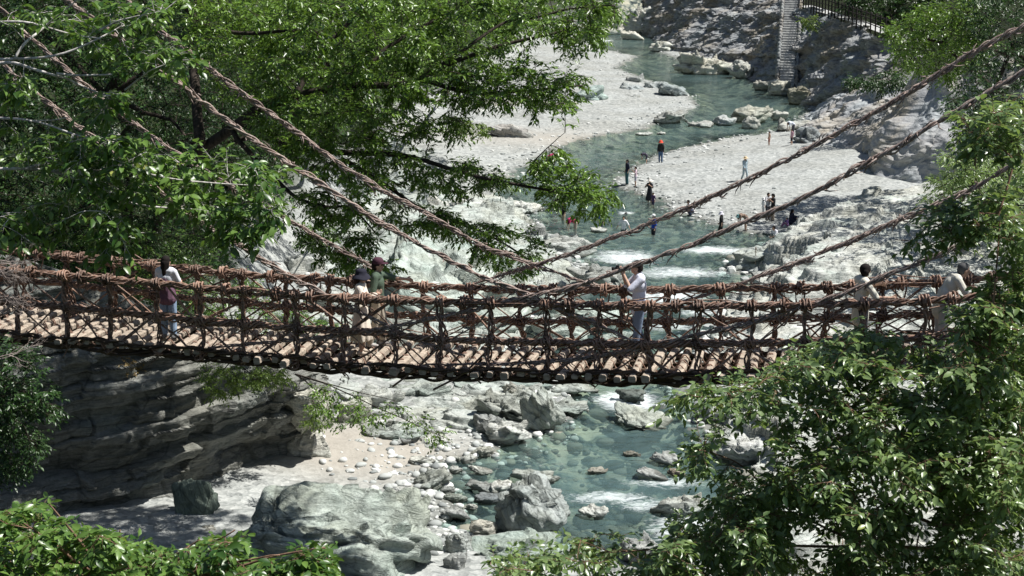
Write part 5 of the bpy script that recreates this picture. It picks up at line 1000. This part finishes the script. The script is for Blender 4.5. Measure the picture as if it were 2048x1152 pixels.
o = link('undergrowth', mesh('undergrowth', V.reshape(-1, 3), [(b + np.array([[0, 1, 2], [0, 2, 3]])[None]).reshape(-1, 3)], LF_DRK, True, {'tone': np.repeat(np.clip(.4 + .4 * fbm(Kc * .5, 5, 3) + .2 * rg.normal(size=m), 0, .96), 4)})); struct(o, 'stuff'); tag(o, 'dark leafy undergrowth covering the steep left bank', 'undergrowth')
# pale barked branches reaching in from the left, close to the camera
rt = gz(-14.5, 25.5, -.3)
t = Plant('pale_barked_tree', 'bare limbed tree with whitish branches and large leaves at the upper left', rt, BARKW, LF_BRT, L=.19, W=.5, seed=60, near=True, droop=.35)
t.trunk([rt, (rt + at(-260, 330, 26.5)) / 2, at(-260, 330, 26.5), at(-200, 150, 26.5), at(-220, -100, 26.6)], .24, .12)
for pts, r0, r1 in [([(-140, 180), (0, 127), (83, 137), (113, 147), (143, 163), (173, 175), (225, 190)], .022, .006), ([(113, 147), (180, 152), (230, 148), (270, 130)], .011, .004), ([(-140, 150), (0, 119), (87, 117), (130, 110), (167, 90), (210, 72), (250, 50)], .02, .004),
    ([(30, 118), (50, 85), (90, 50), (135, 15), (170, -10)], .013, .005), ([(-140, 250), (0, 240), (60, 242), (100, 250), (140, 268), (185, 280), (240, 270)], .017, .005), ([(60, 242), (110, 240), (140, 234)], .009, .003),
    ([(-140, 345), (0, 338), (60, 338), (100, 345), (160, 360), (215, 381)], .022, .006), ([(50, 338), (110, 322), (190, 322), (250, 325)], .012, .004), ([(100, 341), (190, 341), (270, 342), (350, 360), (460, 369), (540, 372)], .015, .004),
    ([(160, 345), (220, 384), (270, 410), (340, 415), (470, 425), (560, 430)], .014, .004), ([(250, 180), (300, 140), (350, 120)], .009, .003), ([(200, 60), (240, 40), (330, 20)], .01, .003), ([(-130, 60), (60, 40), (160, 70), (200, 78)], .016, .006)]:
    t.limb_px([(a if a > -100 else a - 80, b, 26.6 + .5 * math.sin(a * .01 + b)) for a, b in pts], r0 * 1.95, r1 * 1.95, wob=.01)
for poly, n in [([(235, 85), (340, 80), (385, 130), (300, 150), (240, 140)], 16), ([(170, 190), (240, 185), (260, 235), (180, 240)], 10), ([(20, 275), (180, 265), (330, 290), (330, 340), (180, 330), (30, 320)], 42), ([(110, 290), (330, 300), (420, 350), (400, 400), (260, 400), (150, 370)], 46),
    ([(370, 300), (470, 320), (560, 345), (520, 375), (400, 350)], 24), ([(330, 385), (440, 390), (560, 410), (520, 470), (450, 480), (350, 440)], 40), ([(190, 0), (330, 5), (330, 55), (220, 50)], 16), ([(0, 150), (50, 150), (60, 200), (0, 205)], 8), ([(430, 440), (540, 450), (530, 490), (440, 500)], 8)]:
    t.fill(poly, (25.6, 27.6), n, .65, 4, .33, r=.009, sag=.05)
t.fill([(0, 0), (220, 0), (420, 110), (330, 150), (120, 90), (0, 60)], (26, 27.8), 26, .65, 4, .33, r=.008)
t.fill([(-60, 380), (180, 400), (330, 470), (300, 520), (100, 500), (-60, 520)], (25.4, 27), 34, .65, 4, .33, r=.008)
t.fill([(-100, -420), (520, -420), (560, -40), (-100, -40)], (25, 29.5), 24, .9, 5, .36, r=.01)
t.done(5, .004)
# bush at the lower left, close
rt = gz(-3.4, 11.2, -.2)
t = Plant('leafy_bush', 'sunlit leafy bush at the bottom left corner', rt, BARKT, LF_BRT, L=.085, W=.5, seed=70, near=True, cat='bush', droop=.2)
t.trunk([rt, rt + [.1, .1, .5], at(260, 1180, 11.6)], .05, .03)
for q in [(40, 1040), (100, 1010), (240, 1060), (400, 1080), (470, 1060), (560, 1110), (650, 1095), (150, 1120), (330, 1120)]: t.limb_px([(240, 1200, 11.6), ((240 + q[0]) / 2, q[1] * .5 + 590, 11.5), (q[0], q[1], 11.4)], .02, .006)
t.fill([(-40, 1035), (40, 1015), (95, 1015), (140, 1062), (220, 1070), (260, 1095), (350, 1105), (430, 1085), (470, 1070), (470, 1105), (500, 1130), (500, 1210), (-40, 1210)], (10.8, 12.4), 230, .35, 7, .17, r=.005)
t.fill([(490, 1140), (560, 1120), (640, 1100), (665, 1105), (650, 1150), (600, 1180), (500, 1190)], (11, 12), 45, .3, 7, .16, r=.005)
t.done(6, .0022)
# shaded shrub on the left edge below the deck
rt = gz(-11.5, 27, -.2)
t = Plant('shrub', 'dark rounded shrub at the left edge under the bridge end', rt, BARKD, LF_DRK, L=.085, W=.45, seed=80, cat='bush'); t.trunk([rt, (rt + at(0, 850, 25)) / 2, at(-20, 800, 25)], .08, .03); t.limb_px([(-20, 800, 25), (40, 770, 25), (80, 800, 24.8)], .03, .01)
t.fill([(-80, 680), (30, 690), (70, 710), (108, 760), (120, 800), (95, 850), (70, 860), (95, 915), (40, 950), (-80, 960)], (23.6, 26.4), 200, .6, 8, .26, r=.008); t.done(8, .003)
# bare twigs before the left end of the bridge
rt = gz(-9.0, 21.5, -.2)
t = Plant('bare_shrub', 'leafless pale twiggy shrub in front of the left end of the rails', rt, m_bark('dry_twig', (.2, .16, .14), (.42, .36, .32)), LF_DRK, seed=90, cat='bush'); t.trunk([rt, (rt + at(-60, 700, 21.5)) / 2, at(-40, 640, 21.5)], .03, .012)
def tw(p, d, L, r, lev):
    q = p + d * L; mid = (p + q) / 2 + t.rg.normal(size=3) * L * .08; t.limb([p, mid, q], r, r * .6, 8, .0, False, 4)
    if lev:
        for k in range(t.rg.integers(2, 4)): tw(p + d * L * t.rg.uniform(.4, 1), nrm(d + t.rg.normal(size=3) * [.55, .4, .55]), L * t.rg.uniform(.5, .75), r * .62, lev - 1)
for a, b in [(-30, 640), (-30, 560), (-20, 600), (-20, 720), (-40, 520)]:
    for k in range(2): tw(at(a, b, 21.5), nrm(np.array([.9, t.rg.normal() * .3, t.rg.uniform(-.2, .6)])), .42, .008, 4)
t.done()
# overhanging shrubs near the cliff edge
def shrub(lab, rootpx, rY, limbs, fills, leaf, L, seed, bark=BARKD, W=.42, k=7, tl=.3, per=7):
    r0 = at(*rootpx, rY); t = Plant('shrub', lab, r0, bark, leaf, L=L, W=W, seed=seed, cat='bush', droop=.45)
    for l in limbs: t.limb_px([(*rootpx, rY)] + l, .02, .005)
    for f, yr, n in fills: t.fill(f, yr, n, .6, k, tl, r=.006)
    t.done(per, .003)
shrub('light green shrub sprouting on the cliff edge under the deck', (470, 722), 43.5, [[(440, 745, 43), (420, 775, 42.5)], [(500, 745, 43), (540, 760, 42.6)]], [([(395, 725), (560, 735), (590, 770), (530, 775), (470, 790), (420, 800), (400, 760)], (42, 43.4), 60)], LF_SHR, .11, 101)
shrub('hanging leafy twigs trailing over the beach rocks', (590, 748), 35.5, [[(660, 770, 35), (740, 810, 34.5), (830, 850, 34), (900, 880, 33.8)], [(650, 790, 35), (660, 830, 34.6)], [(700, 780, 34.8), (790, 800, 34.4)]], [([(610, 770), (720, 780), (800, 810), (900, 855), (930, 890), (860, 880), (780, 850), (700, 860), (630, 850)], (33.6, 35.5), 42)], LF_MID, .10, 102, k=6)
shrub('tuft of dry yellow plants hanging from the cliff under the girl', (262, 715), 44, [[(250, 735, 43.6), (258, 750, 43.4)]], [([(240, 715), (280, 715), (275, 750), (250, 755)], (43, 43.8), 10)], m_leaf('dry_leaf', (.18, .12, .04), (.34, .25, .1), .2), .1, 103)
shrub('green tuft on the white rock left of the hanging twigs', (625, 800), 45, [[(630, 815, 44.6), (645, 850, 44.4)]], [([(600, 800), (640, 800), (650, 860), (615, 850)], (44, 44.9), 12)], LF_SHR, .1, 104)
shrub('yellow green tuft high on the far cliff beside the stair', (1615, 35), 166, [[(1620, 45, 165), (1612, 60, 165)]], [([(1600, 26), (1640, 32), (1630, 62), (1605, 55)], (164, 166), 12)], LF_SHR, .3, 105, tl=.9)
shrub('dark green growth on the ledge between both cliffs', (1760, 158), 122, [[(1740, 160, 121), (1720, 170, 121)], [(1790, 165, 121), (1810, 172, 120)]], [([(1690, 150), (1800, 145), (1830, 170), (1770, 180), (1700, 170)], (118, 122), 50)], LF_DRK, .28, 106, tl=.8)
shrub('grassy green shrub on the pale rocks of the left shore', (920, 270), 112, [[(935, 262, 111), (945, 250, 111)]], [([(900, 250), (960, 240), (975, 270), (920, 280)], (110, 112), 24)], LF_SHR, .26, 107, tl=.7)
# trees on the right bank above the cliffs
for i, (b, poly, yr, n, lab, lf, LL) in enumerate([
    ((36, 96), [(1770, 60), (1860, 10), (1960, 0), (1990, 90), (1940, 140), (1870, 170), (1800, 130)], (88, 98), 190, 'light green tree on the cliff top right of the fence', LF_MID, .24),
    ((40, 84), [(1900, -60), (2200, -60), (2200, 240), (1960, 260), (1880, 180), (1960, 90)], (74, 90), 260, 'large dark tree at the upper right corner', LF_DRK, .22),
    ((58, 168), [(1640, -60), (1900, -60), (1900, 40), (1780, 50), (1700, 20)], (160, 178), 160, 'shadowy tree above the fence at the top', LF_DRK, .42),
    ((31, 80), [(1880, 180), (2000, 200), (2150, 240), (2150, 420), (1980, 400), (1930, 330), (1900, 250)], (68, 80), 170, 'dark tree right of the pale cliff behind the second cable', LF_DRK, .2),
    ((26, 70), [(1890, 300), (1950, 290), (2060, 330), (2060, 440), (1900, 430), (1850, 400)], (62, 70), 130, 'bushy tree at the foot of the pale cliff', LF_CHR, .18)]):
    r0 = gz(*b, -.3); p = np.array(poly, float); c = p.mean(0); ym = sum(yr) / 2
    t = Plant('bank_tree', lab, r0, BARKD, lf, L=LL, W=.44, seed=120 + i); t.trunk([r0, (r0 + at(c[0], c[1] + 30, ym)) / 2 + [0, 0, .5], at(c[0], c[1], ym), at(c[0], c[1] - 40, ym)], .28, .08)
    for k in range(5): q = p[t.rg.integers(len(p))]; t.limb([at(c[0], c[1], ym), at(*(c * .6 + q * .4), ym), at(*(c * .25 + q * .75), t.rg.uniform(*yr))], .09, .03)
    t.fill(p, yr, n, 1.6, 9, LL * 3.4, r=.02); t.done(8, .006)
# tree at the right end of the bridge: shades the last metres of it
rt = gz(14.5, 30, -.3)
t = Plant('bridge_end_tree', 'tree beside the right end of the bridge, its leaves entering at the right edge', rt, BARKD, LF_CHR, L=.12, W=.44, seed=140)
t.trunk([rt, rt + [0, 0, 6], at(2350, 420, 29), at(2300, 200, 29)], .26, .12)
for q in [(2100, 350, 28), (2150, 150, 28), (2400, 60, 28), (2560, 250, 29), (2060, 460, 27.5)]: t.limb([at(2330, 380, 29), at((2330 + q[0]) / 2, (360 + q[1]) / 2, 28.5), at(*q)], .1, .03)
t.fill([(2090, 40), (2700, 40), (2700, 480), (2100, 480)], (25.5, 31), 330, 1.0, 8, .4)
t.fill([(1975, 400), (2050, 330), (2120, 360), (2120, 560), (2030, 540), (2000, 480)], (27, 29), 22, .8, 8, .36)
t.done(8)
# glossy leaved tree in the right foreground
rt = gz(4.6, 11.5, -.3)
t = Plant('glossy_leaved_tree', 'glossy green tree covering the lower right of the view in front of the bridge', rt, BARKT, LF_CHR, L=.078, W=.48, seed=150, near=True, droop=.26)
hub = at(1900, 1180, 12.6); t.trunk([rt, (rt + hub) / 2 + [.1, 0, 0], hub, at(1890, 1010, 12.6), at(1860, 900, 12.6)], .10, .03)
for pts, r0, r1 in [([(1890, 1060), (1760, 1000), (1720, 880), (1745, 830)], .018, .005), ([(1890, 1100), (1720, 1090), (1560, 1020), (1480, 930), (1400, 900)], .018, .004), ([(1720, 1090), (1560, 1090), (1420, 1085), (1220, 1105)], .014, .004), ([(1860, 920), (1760, 820), (1640, 740)], .014, .004), ([(1890, 1000), (1960, 850), (1980, 700), (1990, 560), (2000, 420)], .016, .005),
    ([(1890, 980), (2000, 940), (2080, 860)], .014, .004), ([(1760, 820), (1600, 830), (1480, 800), (1380, 790)], .011, .003), ([(1830, 1152), (1835, 1080), (1845, 1050)], .010, .006), ([(1900, 1180), (1700, 1180), (1400, 1180), (1100, 1160), (980, 1130)], .02, .005), ([(1980, 700), (1900, 660), (1820, 680)], .01, .003), ([(2000, 420), (1960, 470), (1850, 490), (1790, 480)], .008, .003), ([(2000, 420), (2030, 320), (1960, 260), (1920, 235)], .01, .003), ([(2000, 430), (1930, 420), (1850, 425)], .007, .003)]:
    t.limb_px([(a, b, 12.4 + .5 * math.sin(a * .013 + b * .007)) for a, b in pts], r0, r1, wob=.012)
H1 = [(1425, 880), (1500, 850), (1560, 870), (1560, 925), (1500, 940), (1430, 950)]; H2 = [(1560, 1060), (1640, 1040), (1690, 1060), (1670, 1105), (1580, 1105)]; H3 = [(1380, 940), (1440, 950), (1440, 1000), (1390, 1010)]; H4 = [(1820, 1000), (1880, 1030), (1870, 1100), (1800, 1090)]; H5 = [(1990, 1020), (2050, 1010), (2050, 1090), (2000, 1080)]; H6 = [(1700, 925), (1760, 930), (1750, 990), (1700, 980)]
t.fill([(1330, 785), (1420, 772), (1500, 750), (1580, 705), (1680, 680), (1740, 665), (1800, 700), (1860, 700), (1950, 650), (2080, 580), (2080, 1200), (900, 1200), (990, 1110), (1100, 1085), (1200, 1070), (1330, 1050), (1430, 1010), (1370, 930), (1400, 890), (1365, 840)], (11.4, 13.2), 470, .4, 8, .18, r=.0045, holes=[H1, H2, H3, H4, H5, H6])
t.fill([(1540, 730), (1680, 680), (1800, 700), (1900, 660), (2080, 640), (2080, 860), (1700, 880), (1560, 800)], (12.2, 14), 60, .4, 7, .18, r=.0045)
t.fill([(1975, 640), (1975, 540), (2010, 470), (2080, 420), (2080, 640)], (11.8, 13), 42, .4, 7, .17, r=.0045)
t.fill([(1480, 960), (1700, 860), (2080, 800), (2080, 1220), (1200, 1220), (1300, 1120)], (13, 15), 120, .5, 7, .2, r=.005, holes=[H1, H2, H4])
t.fill([(1560, 900), (1900, 880), (2080, 840), (2080, 1210), (1230, 1210), (1330, 1090), (1480, 1000)], (11, 12.4), 190, .4, 8, .18, r=.0045, holes=[H2, H4])
t.fill([(1870, 640), (2080, 560), (2080, 1050), (1900, 980)], (11.6, 13), 110, .4, 8, .18, r=.0045)
for poly, n in [([(1790, 470), (1880, 450), (1970, 460), (1960, 492), (1860, 492)], 14), ([(1820, 430), (1920, 400), (2060, 360), (2060, 470), (1920, 470)], 34), ([(1900, 240), (1980, 215), (2060, 190), (2060, 330), (1960, 300), (1910, 270)], 34), ([(1700, 640), (1800, 650), (1830, 690), (1720, 690)], 10)]:
    t.fill(poly, (11.9, 12.8), n, .35, 6, .17, r=.004)
t.done(6, .0022)
